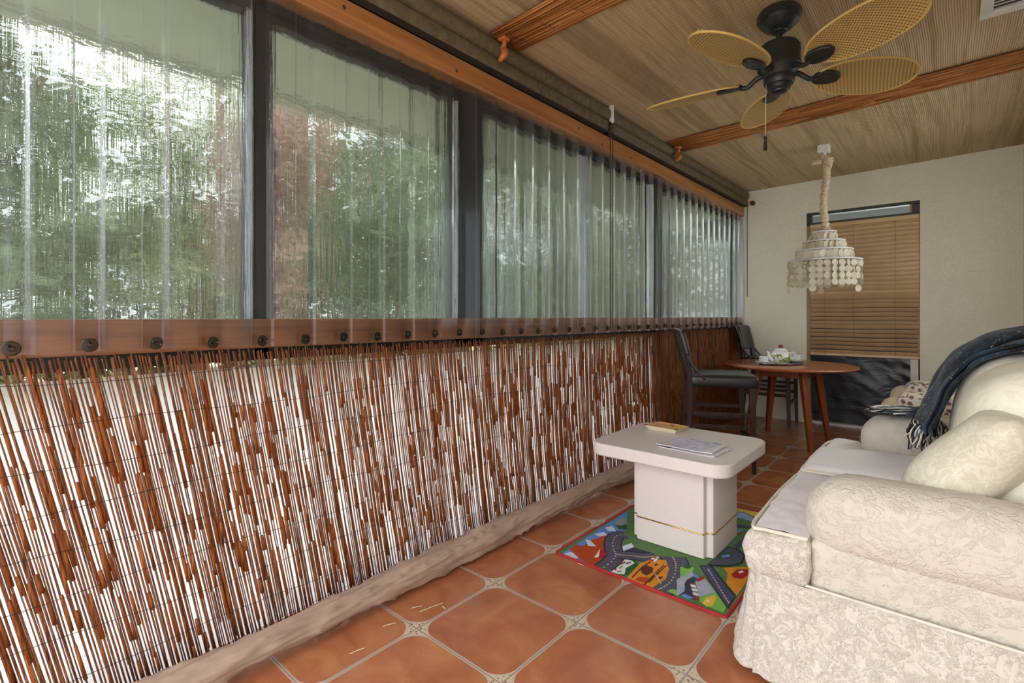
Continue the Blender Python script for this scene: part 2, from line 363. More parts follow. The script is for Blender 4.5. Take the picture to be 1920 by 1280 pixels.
E_ = lambda *a, **k: simple(*a, **k)
MT = dict(
    tile=mat_tile(), ceil=mat_ceiling(), stucco=mat_stucco('cream_stucco', (236, 229, 208)), white_wall=mat_stucco('white_wall_paint', (232, 230, 212)),
    beam=wood('orange_stained_timber', (144, 90, 46), (178, 120, 68), 'Y', rough=.4), board=wood('varnished_red_brown_board', (112, 68, 38), (154, 102, 60), 'Y', rough=.4),
    darkframe=E_('dark_window_frame', (26, 28, 26), .4, var=.3), alu=E_('pale_aluminium', (206, 208, 212), .35, .15), glass=mat_glass(), plastic=mat_plastic(),
    reed=translucent_mat('backlit_reed', reed_cols((84, 50, 36), (136, 84, 54), (186, 126, 80)), .28),
    sheath=translucent_mat('orange_reed_sheath', reed_cols((112, 60, 34), (164, 92, 46), (214, 136, 66)), .42),
    wire=E_('dark_binding_wire', (40, 30, 26), .5), sheet=mat_sheet(),
    strip=translucent_mat('reed_wrapping', lambda g: g.ramp(g.noise(1, 3, .6, vec=g.map(scale=(3, 90, 90))), [(.28, lin(120, 66, 26)), (.5, lin(172, 106, 50)), (.75, lin(206, 148, 82))]), .05),
    hook=E_('orange_varnished_wood', (176, 96, 46), .35), shade=E_('woven_dark_shade', (94, 82, 56), .8, var=.35, vs=30, bump=.4, bs=200),
    shade_dark=E_('shade_hem', (34, 32, 24), .7, var=.3), chain=E_('dark_bead_chain', (44, 40, 34), .5), bracket=E_('white_bracket', (214, 206, 196), .4),
    cloth=E_('beige_canvas', (176, 153, 134), .85, var=.12, vs=6, bump=.2, bs=300, spec=.2),
    sofa=mat_sofa('cream_matelasse', (204, 196, 182), .55, 30), skirt=mat_sofa('crinkled_cream_matelasse', (208, 200, 188), .65, 48), seat=mat_sofa('white_seat_fabric', (226, 222, 224), .14, 60),
    damask=mat_damask('cream_damask', (222, 217, 196), (228, 224, 205)), damask2=mat_damask('pillow_damask', (206, 200, 178), (216, 211, 192), 22), piping=E_('cream_piping', (220, 212, 196), .8),
    throw=mat_throw(), fr_a=E_('black_yarn', (30, 32, 40), .9), fr_b=E_('cream_yarn', (214, 208, 190), .9), fr_c=E_('slate_yarn', (78, 88, 104), .9),
    floral=mat_floral(), tan_fab=E_('tan_upholstery', (186, 168, 140), .85),
    leather=E_('black_leather', (36, 36, 34), .32, var=.3, bump=.15, bs=180), chairwood=wood('dark_chair_wood', (44, 28, 24), (70, 44, 36), 'Z', rough=.35), nail=E_('brass_nail', (190, 160, 90), .3, 1),
    tablewood=wood('cherry_table_wood', (138, 72, 42), (182, 106, 64), 'X', rough=.22), tableleg=wood('cherry_leg_wood', (112, 58, 34), (156, 84, 50), 'Z', rough=.3),
    lam=mat_speckle(), brass=E_('brass_trim', (206, 166, 92), .25, 1), fan=E_('matte_dark_green_metal', (34, 38, 34), .4, var=.25, spec=.5), rattan=mat_rattan(), rim=E_('rattan_rim', (206, 172, 96), .5),
    shell=mat_shell(), ring=E_('pale_ring', (216, 214, 212), .4), cordcover=E_('gathered_cream_fabric', (206, 184, 152), .85, var=.2, vs=40, bump=.6, bs=50), whitebox=E_('white_plastic', (222, 218, 206), .4),
    blind=E_('tan_blind_slat', (206, 172, 128), .4, var=.08), blindcord=E_('blind_cord', (140, 110, 74), .7), blackplastic=mat_blackplastic(), doorframe=E_('dark_door_frame', (40, 42, 40), .35), jamb=E_('tan_jamb', (150, 128, 96), .5), post=E_('off_white_post', (206, 198, 188), .5),
    bright_strip=E_('bright_strip_white', (228, 228, 226), .5), teapot=mat_teapot(), porcelain=E_('white_porcelain', (232, 231, 230), .12, var=.02, spec=.6), rose=E_('red_glazed_knob', (160, 24, 36), .25), silver=E_('silver_tray', (190, 192, 198), .22, .9),
    dish=mat_damask('orange_painted_dish', (206, 150, 78), (216, 164, 96), 60), dishside=E_('cream_glaze', (226, 218, 190), .25), paper=E_('magazine_paper', (226, 224, 228), .45, var=.03),
    ink_p=E_('pink_print', (206, 110, 140), .45), ink_b=E_('slate_blue_print', (120, 120, 160), .45, var=.3, vs=60), ink_d=E_('dark_blue_print', (60, 64, 110), .45),
    cover=E_('pale_cover_photo', (206, 204, 220), .35, var=.22, vs=26), soffit=E_('grey_soffit_board', (192, 192, 180), .8, var=.06), fascia=E_('grey_fascia', (120, 120, 112), .7),
    lawn=E_('lawn_grass', (150, 150, 130), .9, var=.4, vs=3), leaf_a=translucent_mat('green_leaf', lambda g: g.ramp(g.noise(1.5, 3), [(.3, lin(84, 96, 70)), (.7, lin(146, 157, 124))]), .35),
    leaf_b=translucent_mat('yellow_green_leaf', lambda g: g.ramp(g.noise(1.5, 3), [(.3, lin(124, 132, 96)), (.7, lin(178, 180, 142))]), .35),
    leaf_c=translucent_mat('russet_leaf', lambda g: g.ramp(g.noise(1.5, 3), [(.3, lin(146, 122, 106)), (.7, lin(196, 172, 156))]), .35),
    bark=E_('grey_brown_bark', (92, 78, 66), .9, var=.4, bump=.6, bs=20), metal_d=E_('tarnished_fastener', (62, 54, 42), .4, .8, var=.3), vent=E_('white_vent_paint', (222, 220, 208), .45), ventdark=E_('vent_duct', (70, 68, 62), .8),
    straw=E_('dry_straw', (206, 186, 150), .7), knob=E_('brown_knob', (74, 50, 34), .5), roof=E_('roofing', (58, 57, 54), .9),
)
SKY, SUN, GSUN, EXPO = 1.1, 1.2, 3.2, 1.4
RUG=[('sky',[(-1.353,1.873),(-1.372,2.546),(-1.253,2.327),(-1.294,2.23),(-1.27,2.167),(-1.177,1.923),(-1.265,1.887)]),('cloud',[(-1.348,1.884),(-1.333,1.933),(-1.283,1.941),(-1.264,1.922),(-1.281,1.893)]),('hill',[(-1.353,1.953),(-1.355,2.012),(-1.317,2.03),(-1.337,2.091),(-1.309,2.149),(-1.316,2.202),(-1.292,2.248),(-1.256,2.229),(-1.185,2.041),(-1.154,1.93),(-1.159,1.893),(-1.259,1.905)]),('cloud',[(-1.354,2.093),(-1.329,2.099),(-1.272,2.062),(-1.305,2.041)]),('cloud',[(-1.352,2.17),(-1.33,2.225),(-1.293,2.205),(-1.319,2.165)]),('cloud',[(-1.351,2.277),(-1.334,2.32),(-1.284,2.273),(-1.32,2.251)]),('grey',[(-1.339,2.353),(-1.355,2.417),(-1.331,2.458),(-1.284,2.383),(-1.292,2.338)]),('fir',[(-1.332,2.34),(-1.299,2.351),(-1.291,2.395),(-1.253,2.327),(-1.287,2.306)]),('red',[(-1.22,1.982),(-1.242,2.058),(-1.223,2.066),(-1.196,2.031),(-1.183,1.979),(-1.205,1.967)]),('white',[(-1.221,1.96),(-1.246,2.054),(-1.208,1.978)]),('white',[(-1.213,2.053),(-1.192,2.064),(-1.174,2.022),(-1.195,2.018)]),('fir',[(-1.041,1.903),(-1.112,1.896),(-1.11,1.969),(-1.087,2.07),(-1.036,2.033),(-1.021,1.944)]),('white',[(-1.137,1.958),(-1.12,1.987),(-1.121,2.04),(-1.075,2.046),(-1.058,2.034),(-1.066,1.968),(-1.044,1.918),(-1.071,1.901),(-1.108,1.899),(-1.109,1.93)]),('red',[(-1.103,1.987),(-1.099,2.019),(-1.09,2.013),(-1.095,1.982)]),('lime',[(-1.091,1.946),(-1.092,1.977),(-1.083,1.979),(-1.079,1.944)]),('road',[(-1.09,2.013),(-1.074,2.034),(-1.069,2.024),(-1.082,1.999)]),('road',[(-1.083,1.922),(-1.07,1.937),(-1.064,1.926),(-1.08,1.916)]),('red',[(-1.099,1.926),(-1.097,1.941),(-1.088,1.93),(-1.091,1.918)]),('night',[(-1.159,2.057),(-1.164,2.149),(-1.142,2.175),(-1.105,2.17),(-1.03,2.176),(-1.024,2.139),(-1.085,2.086)]),('cloud',[(-1.175,2.079),(-1.177,2.152),(-1.163,2.204),(-1.134,2.175),(-1.147,2.118),(-1.155,2.081)]),('ochre',[(-1.021,1.885),(-1.03,1.961),(-1.037,2.046),(-1.02,2.108),(-0.965,2.149),(-0.92,2.083),(-0.895,1.995),(-0.907,1.895),(-0.982,1.889)]),('brown',[(-1.014,2.001),(-1.008,2.051),(-0.975,2.048),(-0.961,2.009),(-0.967,1.968),(-0.991,1.971)]),('hill',[(-0.989,1.901),(-0.988,1.939),(-0.953,1.961),(-0.94,1.909)]),('brown',[(-1.01,1.912),(-1.019,2.022),(-1.013,2.094),(-1.006,2.086),(-1.011,2.016),(-1.003,1.909)]),('brown',[(-0.941,1.925),(-0.945,2.017),(-0.945,2.106),(-0.939,2.102),(-0.937,2.012),(-0.933,1.921)]),('brown',[(-0.945,1.893),(-0.953,2.035),(-0.955,2.104),(-0.948,2.099),(-0.947,2.029),(-0.938,1.891)]),('brown',[(-0.925,1.98),(-0.922,2.001),(-0.908,2.001),(-0.911,1.975)]),('brown',[(-0.986,2.071),(-0.983,2.093),(-0.971,2.09),(-0.976,2.066)]),('red',[(-1.021,2.1),(-1.019,2.158),(-0.997,2.163),(-0.993,2.097)]),('white',[(-1.02,2.112),(-1.02,2.132),(-1.008,2.135),(-1.008,2.116)]),('white',[(-1.004,2.104),(-1.006,2.13),(-0.998,2.148),(-0.995,2.13),(-0.993,2.097)]),('white',[(-1.012,2.144),(-1.01,2.154),(-0.996,2.155),(-0.999,2.144)]),('lime',[(-0.852,1.909),(-0.842,1.939),(-0.812,1.944),(-0.804,1.903)]),('lime',[(-0.888,2.124),(-0.888,2.162),(-0.84,2.166),(-0.836,2.131),(-0.854,2.043)]),('fir',[(-0.888,2.137),(-0.883,2.174),(-0.851,2.169),(-0.858,2.137)]),('stone',[(-0.859,2.021),(-0.838,2.129),(-0.817,2.111),(-0.826,2.044),(-0.822,2.012),(-0.799,1.955),(-0.809,1.904)]),('night',[(-0.826,2.044),(-0.812,2.092),(-0.787,2.077),(-0.8,2.032),(-0.775,1.976),(-0.734,1.924),(-0.769,1.914),(-0.802,1.91),(-0.799,1.955)]),('stone',[(-0.798,2.062),(-0.777,2.11),(-0.703,2.029),(-0.739,1.95)]),('sky',[(-0.801,1.916),(-0.791,1.936),(-0.752,1.933),(-0.766,1.906)]),('sky',[(-0.833,2.122),(-0.798,2.104),(-0.794,2.083),(-0.815,2.088)]),('white',[(-0.802,2.021),(-0.783,2.028),(-0.773,2.011),(-0.792,2.003)]),('white',[(-0.788,1.995),(-0.768,2.004),(-0.758,1.986),(-0.777,1.978)]),('white',[(-0.773,1.969),(-0.754,1.977),(-0.743,1.957),(-0.762,1.95)]),('red',[(-0.797,2.066),(-0.789,2.118),(-0.775,2.106),(-0.785,2.059)]),('red',[(-0.808,2.03),(-0.791,2.034),(-0.786,2.027),(-0.802,2.021)]),('red',[(-0.759,1.933),(-0.739,1.95),(-0.734,1.924)]),('lime',[(-0.738,1.946),(-0.702,2.027),(-0.637,1.95),(-0.632,1.907),(-0.685,1.907),(-0.723,1.918)]),('edge',[(-0.833,2.198),(-0.793,2.235),(-0.634,2.052),(-0.628,1.941)]),('roadb',[(-0.825,2.195),(-0.794,2.224),(-0.637,2.046),(-0.633,1.953)]),('ochre',[(-0.746,2.248),(-0.669,2.329),(-0.641,2.265),(-0.634,2.177),(-0.632,2.059),(-0.694,2.125),(-0.717,2.211)]),('red',[(-0.702,2.212),(-0.697,2.272),(-0.661,2.303),(-0.647,2.26),(-0.655,2.205),(-0.686,2.19)]),('white',[(-0.688,2.255),(-0.676,2.277),(-0.668,2.266),(-0.677,2.243)]),('yellow',[(-0.714,1.916),(-0.718,1.963),(-0.699,2.005),(-0.686,1.991),(-0.68,1.927),(-0.693,1.905)]),('white',[(-0.71,1.94),(-0.706,1.958),(-0.697,1.941)]),('edge',[(-0.811,2.23),(-0.807,2.315),(-0.798,2.469),(-0.755,2.476),(-0.709,2.429),(-0.696,2.344),(-0.727,2.278),(-0.776,2.241)]),('road',[(-0.809,2.239),(-0.803,2.311),(-0.795,2.457),(-0.754,2.465),(-0.714,2.425),(-0.703,2.349),(-0.73,2.288),(-0.78,2.251)]),('fir',[(-0.796,2.339),(-0.791,2.4),(-0.768,2.421),(-0.752,2.385),(-0.766,2.338),(-0.79,2.323)]),('sky',[(-0.792,2.357),(-0.765,2.395),(-0.759,2.371),(-0.78,2.338)]),('ochre',[(-0.769,2.589),(-0.735,2.651),(-0.687,2.477),(-0.71,2.457),(-0.747,2.514)]),('road',[(-0.782,2.483),(-0.773,2.619),(-0.766,2.762),(-0.739,2.682),(-0.746,2.561),(-0.759,2.473)]),('road',[(-0.866,2.767),(-0.822,2.787),(-0.762,2.784),(-0.758,2.752),(-0.816,2.746),(-0.853,2.723)]),('sky',[(-0.839,2.68),(-0.809,2.725),(-0.797,2.682),(-0.818,2.612)]),('red',[(-0.814,2.65),(-0.799,2.689),(-0.792,2.669),(-0.806,2.623)]),('yellow',[(-0.942,2.988),(-0.774,3.017),(-0.755,2.903),(-0.874,2.961),(-0.926,2.937)]),('pale',[(-0.923,2.928),(-0.871,2.952),(-0.762,2.887),(-0.785,2.848),(-0.845,2.863),(-0.897,2.847)])]
RUGROADS=[[(-1.229, 2.27), (-1.256, 2.229), (-1.239, 2.161), (-1.196, 2.09), (-1.16, 2.048), (-1.143, 1.979), (-1.142, 1.901)], [(-1.157, 2.054), (-1.097, 2.089), (-1.053, 2.111), (-1.019, 2.151)], [(-0.955, 2.199), (-0.924, 2.158), (-0.898, 2.102), (-0.874, 2.013), (-0.873, 1.945), (-0.884, 1.897)]]
# ------------------------------------------------------------------ the setting
structure(M().box(-2.0, XR + .1, YF - .3, YB + .15, -.1, 0).build('floor', MT['tile'], smooth=0), 'terracotta tile floor with rounded tile corners and small ornament inserts')
def cfn(z): return lambda u, v: Vector((lerp(-2.0, XR + .05, u), lerp(YF, YB + .05, v), ceil_z(lerp(-2.0, XR + .05, u)) + z))
structure(M().grid(1, 1, cfn(0)).grid(1, 1, cfn(.03)).build('ceiling', MT['ceil'], smooth=0, recalc=False), 'brown matchstick bamboo mat ceiling')
structure(M().box(-2.62, XR + .12, YF, YB + .75, 2.62, 2.70).build('roof', MT['roof'], smooth=0))
structure(M().box(XR, XR + .12, .25, 3.3, 0, 2.62).box(XR, XR + .12, 5.35, YB + .1, 0, 2.62).box(XR, XR + .12, 3.3, 5.35, 0, .95).box(XR, XR + .12, 3.3, 5.35, 2.3, 2.62).build('wall_right', MT['white_wall'], smooth=0), 'off white wall behind the cream sofa')
# back wall with a door opening
DX0, DX1, DZ = -1.136, -.218, 2.172
b = M()
b.box(-1.92, DX0, YB, YB + .14, 0, 2.62); b.box(DX1, XR, YB, YB + .14, 0, 2.62); b.box(DX0, DX1, YB, YB + .14, DZ, 2.62)
structure(b.build('wall_back', MT['stucco'], smooth=0), 'cream stucco wall at the far end of the porch')
wo = structure(M().box(XR + .03, XR + .09, 3.3, 3.34, .95, 2.3).box(XR + .03, XR + .09, 5.31, 5.35, .95, 2.3).box(XR + .03, XR + .09, 4.3, 4.35, .95, 2.3).box(XR + .03, XR + .09, 3.34, 5.31, .95, .99).box(XR + .03, XR + .09, 3.34, 5.31, 2.26, 2.3).build('window_6', MT['post'], smooth=0), 'added unseen window in the right hand wall, letting in fill light')  # out-of-view window added to let fill light into the far end
M().box(XR + .058, XR + .062, 3.34, 5.31, .99, 2.26).build('pane', MT['glass'], wo, smooth=0)
# thin seam moulded across the stucco
structure(M().box(XL + .02, DX0 - .004, YB - .0025, YB + .01, 1.905, 1.908).box(DX1 + .004, XR - .002, YB - .0025, YB + .01, 1.905, 1.908).build('trim_5', MT['stucco'], smooth=0))

# the door: transom light, tan frame, black plastic over the lower half
d = structure(M().box(DX0, DX0 + .03, YB + .03, YB + .12, 0, 2.05).box(DX1 - .02, DX1, YB + .03, YB + .12, .70, 2.05).build('door_1', MT['jamb'], smooth=0), 'doorway closed off with a tan blind above and black plastic below')
f = M(); f.box(DX0, DX1, YB + .02, YB + .1, 2.145, DZ); f.box(DX0, DX1, YB + .02, YB + .1, 2.045, 2.068)
f.box(DX0, DX0 + .045, YB + .02, YB + .1, 2.068, 2.145); f.box(DX1 - .055, DX1, YB + .02, YB + .1, 2.068, 2.145)
f.build('transom_frame', MT['doorframe'], d, smooth=0, bevel=.003)
M().box(DX1 - .075, DX1 - .055, YB + .015, YB + .06, 2.068, 2.145).build('transom_block', MT['beam'], d, smooth=0)
M().box(DX0 + .045, DX1 - .075, YB + .05, YB + .056, 2.068, 2.145).build('transom_pane', MT['glass'], d, smooth=0)
M().box(DX0 + .045, DX1 - .075, YB + .06, YB + .13, 2.062, 2.080).build('transom_sky_strip', MT['bright_strip'], d, smooth=0)  # white strip standing in for bright sky low in the transom
def bp(u, v):
    x = lerp(DX0 + .03, DX1 - .07, u); z = lerp(.025, .72, v)
    w = .003 * sin(9 * (x * 1.2 + z * .9)) * u + .005 * fbm((x, 0, z), 4, 2) + .011 * max(0, fbm((x * 1.5 + z * 2.2, 0, z * .7 - x), 6, 5)) * u
    return Vector((x, YB + .075 - w, z))
M().grid(50, 40, bp).build('plastic_sheet', MT['blackplastic'], d, smooth=180)
M().box(DX1 - .07, DX1 - .012, YB + .02, YB + .08, 0, .70).build('door_post', MT['post'], d, smooth=0, bevel=.003)
M().box(DX0 + .03, DX1 - .07, YB + .01, YB + .12, 0, .018).build('light_leak_strip', MT['bright_strip'], d, smooth=0)  # white strip standing in for light leaking in along the floor
structure(M().box(DX0 - .2, DX1 + .2, YB + .125, YB + .135, 0, 2.03).build('wall_outer', MT['doorframe'], smooth=0))
# eave added outside the back wall to darken the transom; soffit outside the windows
structure(M().box(-2.62, 1.2, YB + .14, YB + 1.9, 2.22, 2.62).build('shading_eave', MT['roof'], smooth=0))
s = M()
def sof(u, v): return Vector((lerp(-1.9, -2.68, u), lerp(YF, YB + .75, v), lerp(2.255, 2.205, u)))
s.grid(1, 1, sof); s.box(-2.70, -2.67, YF, YB + .75, 2.195, 2.62); s.box(-2.66, -2.60, YF, YB + .75, 2.185, 2.21)
structure(s.build('soffit', MT['soffit'], smooth=0), 'grey painted soffit of the roof overhang outside the windows')

# ------------------------------------------------------------------ left wall: sill rail, knee screen, posts, header
w = M()
w.box(-1.93, -1.83, YF, YB, .948, 1.005)                 # lower rail behind the reeds
w.box(-1.99, -1.86, YF, YB, 0, .02)                     # floor plate
w.box(-1.93, -1.83, YF, YB, 2.185, 2.62)                 # header above the windows
w.box(-1.93, -1.84, YF, -.35, 0, 2.3)                    # solid end behind the camera
w.box(-1.93, -1.82, 3.86, YB, 0, 1.0)                    # solid knee panel at the table
for y0, y1 in ((.728, .772), (1.668, 1.86), (3.80, 3.95)): w.box(-1.93, -1.83, y0, y1, .955, 2.2)
structure(w.build('wall_left', MT['darkframe'], smooth=0), 'dark framed window wall along the left side')
structure(M().grid(1, 1, lambda u, v: Vector((-1.835, lerp(-.35, 3.86, u), lerp(.0, .925, v)))).build('window_5', MT['sheet'], smooth=0), 'white plastic sheeting over the screened lower wall')
WIN = [(-.35, .728), (.772, 1.668), (1.86, 3.80), (3.95, 5.90)]
for i, (y0, y1) in enumerate(WIN):
    f = M(); t = .028
    f.box(-1.90, -1.845, y0, y1, 1.005, 1.088 if i < 3 else 1.085); f.box(-1.90, -1.845, y0, y1, 2.155, 2.19)
    f.box(-1.90, -1.845, y0, y0 + t, 1.088, 2.155); f.box(-1.90, -1.845, y1 - t, y1, 1.088, 2.155)
    wo = structure(f.build('window_%d' % (i + 1), MT['darkframe'], smooth=0, bevel=.002), ['nearest window panel seen through ribbed plastic, at the left edge', 'second window panel, between the two dark posts', 'double window panel with a pale centre mullion', 'farthest window panel, beside the corner of the stucco wall'][i])
    M().box(-1.875, -1.871, y0 + t, y1 - t, 1.088, 2.155).build('pane', MT['glass'], wo, smooth=0)
    a = M()
    if i == 1: a.box(-1.842, -1.828, y1 - .004, y1 + .014, 1.09, 2.155)
    if i == 2: a.box(-1.846, -1.825, 2.755, 2.80, 1.09, 2.155); a.box(-1.846, -1.825, 2.806, 2.822, 1.09, 2.155); a.box(-1.842, -1.82, y1 - .06, y1 - .012, 1.09, 2.155)
    if i == 3: a.box(-1.846, -1.825, y0 - .012, y0 + .006, 1.02, 2.155); a.box(-1.846, -1.825, y0 + .022, y0 + .034, 1.09, 2.155); a.box(-1.846, -1.822, y1 - .04, y1 + .03, 1.0, 2.155); a.box(-1.846, -1.83, y0, y1, 1.078, 1.094)
    if i == 0: a.box(-1.842, -1.826, y1 - .03, y1 - .014, 1.09, 2.155)
    a.build('mullion', MT['alu'], wo, smooth=0, bevel=.002)
    if i == 1:
        M().box(-1.845, -1.82, y0 + .004, y0 + .018, 1.62, 1.70).build('window_latch', MT['darkframe'], wo, smooth=0, bevel=.002)
# board that clamps the plastic, orange header beam
tb = structure(M().box(-1.82, -1.785, -.35, YB - .002, .992, 1.092).build('trim_1', MT['board'], smooth=0, bevel=.003), 'red brown varnished board under the windows, with wing nuts')
structure(M().box(-1.83, -1.745, YF, YB - .002, 2.218, 2.316).build('trim_2', MT['beam'], smooth=0, bevel=.004), 'orange stained timber beam above the windows')
kn = M()
for y, z in ((1.02, 2.28), (1.6, 2.25), (2.62, 2.27), (2.9, 2.24), (3.3, 2.245), (4.55, 2.265)): kn.lathe([(0, .0015), (.008, .001), (.009, 0)], (0, 0, 0), 8); bmesh.ops.transform(kn.bm, matrix=Matrix.Translation((-1.745, y, z)) @ Matrix.Rotation(PI / 2, 4, 'Y'), verts=kn.bm.verts[-17:])
kn.build('beam_knots', MT['knob'], bpy.data.objects['trim_2'], smooth=0)
structure(M().box(-1.83, -1.775, YF, YB - .002, 2.316, 2.50).build('trim_3', MT['shade_dark'], smooth=0))
structure(M().box(-1.80, -1.75, YB - .035, YB - .001, .99, 2.2).build('trim_4', MT['alu'], smooth=0, bevel=.002))

# wing nuts on the board
def wing_nut(y, z, par, a):
    m = M(); R0 = Matrix.Translation((-1.742, y, z)) @ Matrix.Rotation(PI / 2, 4, 'Y')
    m.lathe([(0, 0), (.0165, 0), (.0185, .002), (.0165, .004), (.007, .0045), (.006, .012), (.004, .014), (.004, .02), (0, .02)], (0, 0, 0), 16)
    for sgn in (-1, 1):
        m.box(.004, .020, -.0025, .0025, .006, .012, Matrix.Rotation(a + (PI if sgn < 0 else 0), 4, 'Z') @ Matrix.Rotation(-.5, 4, 'Y'))
    bmesh.ops.transform(m.bm, matrix=R0, verts=m.bm.verts)
    m.build('wing_nut', MT['metal_d'], par, smooth=40)
yy = .117
k = 0
while yy < 5.85:
    wing_nut(yy, 1.022 + random.uniform(-.004, .004), tb, random.uniform(0, PI)); yy += .1495; k += 1

# corrugated clear plastic: box ribs, four overlapping sheets
def corr_x(y):
    p = ((y - .117) / .1495) % 1.0           # valley (against the board) centred on each fastener
    d = min(p, 1 - p)
    lo, hi = .165, .23
    return -1.772 + .028 * (0 if d < lo else 1 if d > hi else (d - lo) / (hi - lo))
def sheet(y0, y1, z0, z1, off, label):
    ys = []; y = y0
    while y < y1: ys.append(y); y += .00748
    ys.append(y1); m = M(); rows = []
    zs = [z0 + (z1 - z0) * j / 14 for j in range(15)]
    for j, z in enumerate(zs): rows.append([m.bm.verts.new((corr_x(y) + off + .004 * fbm((0, y, z), 3), y, z)) for y in ys])
    for a, b_ in zip(rows, rows[1:]):
        for i in range(len(ys) - 1): m.face([a[i], b_[i], b_[i + 1], a[i + 1]][::-1])
    o = m.build('corrugated_sheet', MT['plastic'], smooth=30, recalc=False)
    for p in o.data.polygons:
        if p.normal.x < 0: p.flip()
    tag(o, label, 'plastic sheet', 'clear corrugated sheets over the windows')
sheet(-.35, .70, 1.004, 2.208, 0, 'clear ribbed plastic sheet over the nearest window at the left edge')
sheet(.62, 1.80, .998, 2.203, .003, 'clear ribbed plastic sheet over the window between the two dark posts')
sheet(1.72, 3.88, .990, 2.205, 0, 'clear ribbed plastic sheet over the double window with a pale mullion')
sheet(3.80, 5.90, .986, 2.203, .003, 'clear ribbed plastic sheet over the farthest window by the stucco corner')

# ------------------------------------------------------------------ reed screens
def reed_screen(y0, y1, dens, label, sheaths, seed, lean=True, xoff=0):
    rnd = random.Random(seed); root = thing('reed_screen', label, 'bamboo screen', (-1.76, (y0 + y1) / 2, .02))
    m = M(); sh = M(); y = y0; bases = []
    def lean_at(y): return .22 * max(0, 1 - max(y, 0) / 2.8) ** 1.1 if lean else 0
    def X(z, y): return -1.771 + xoff + .045 * (1 - z) ** 2 + .006 * fbm((0, y, z), 5, seed)
    def Y(yb, z, wob): return yb + lean_at(yb) * (1 - z) + wob * sin(z * 5 + yb * 9)
    while y < y1:
        r = rnd.choice((.0019, .0022, .0026, .003)); top = .976 + .02 * max(0, 1 - max(y, 0) / 2.5) + rnd.uniform(-.014, .006); bot = .035 + rnd.uniform(-.01, .03)
        wob = rnd.uniform(-.004, .004); dx = rnd.uniform(-.004, .004); sk = rnd.uniform(-.006, .006)
        n = 7; pts = []
        for i in range(n + 1):
            z = lerp(bot, top, i / n); pts.append((X(z, y) + dx, Y(y, z, wob) + sk * (z - .5), z))
        m.tube(pts, [r * (1 + .12 * sin(i * 2.1 + y * 40)) for i in range(n + 1)], 5)
        bases.append((y, wob, dx)); y += rnd.choice(dens)
    for _ in range(sheaths):                      # short leaf sheaths still clinging to the stalks
        yb, wob, dx = rnd.choice(bases); z0 = rnd.uniform(.04, .85); L = rnd.choice((.05, .08, .1, .13, .17)); z1 = min(z0 + L, .97); r = rnd.uniform(.0036, .0066)
        e = rnd.uniform(-.004, .004)
        pts = [(X(z, yb) + dx + .002, Y(yb, z, wob) + e, z) for z in (z0, (z0 + z1) / 2, z1)]
        sh.tube(pts, [r, r * .95, r * .8], 6)
    m.build('reeds', MT['reed'], root, smooth=180); sh.build('reed_sheaths', MT['sheath'], root, smooth=180)
    for z in (.925, .81, .70, .59, .48, .37, .26, .15, .07):
        pts = [(X(z, y_) + .0075, y_ + lean_at(y_) * (1 - z), z + .006 * sin(y_ * 7 + z * 30) + .004 * fbm((y_, z, 0), 6)) for y_ in [y0 + (y1 - y0) * q / 90 for q in range(91)]]
        M().tube(pts, .0008, 4).build('binding_wire', MT['wire'], root, smooth=180)
reed_screen(-.28, 3.80, (.0055, .0065, .0072, .0078, .0085, .0092), 'long backlit reed screen hanging under the windows, light showing through its gaps', 950, 3)
reed_screen(3.80, YB - .04, (.0045, .005, .0055, .006), 'dark dense reed screen in the far corner behind the wooden chairs', 420, 5, False, -.012)

# rolled canvas along the foot of the screen
m = M(); n = 340; pts = []
for i in range(n + 1):
    y = lerp(-.35, 3.12, i / n)
    pts.append((-1.64 + .014 * sin(y * 2.3 + 1) + .01 * fbm((0, y, 0), 1.7), y, .062 + .006 * sin(y * 3.1)))
def rf(i, a):
    y = lerp(-.35, 3.12, i / n); f1 = .84 + .16 * fbm((cos(a) * .5, y * 1.3, sin(a) * .5), 2.2, 3)
    k1 = 1 - abs(fbm((cos(a + y * .9) * 1.1, y * .9, sin(a + y * .9) * 1.1), 1.9, 3)); k2 = 1 - abs(fbm((cos(a + y * .6) * 1.2, y * 1.5, sin(a + y * .6) * 1.2), 3.3, 11))
    f1 += .28 * k1 ** 9 + .17 * k2 ** 8
    f1 += .30 * abs(fbm((cos(a) * .35, y + .25 * sin(a * 2), sin(a) * .35), 8, 9)) * max(0, min(1, (y - 1.3) * .8))
    return f1
m.tube(pts, [.050 + .006 * sin(i * .04) for i in range(n + 1)], 44, rfn=rf)
for v in m.bm.verts:
    if v.co.z < .004: v.co.z = .004 + random.uniform(0, .001)
ro = m.build('canvas_roll', MT['cloth'], smooth=180)
tag(ro, 'rolled beige canvas lying along the foot of the reed screen', 'cloth roll')

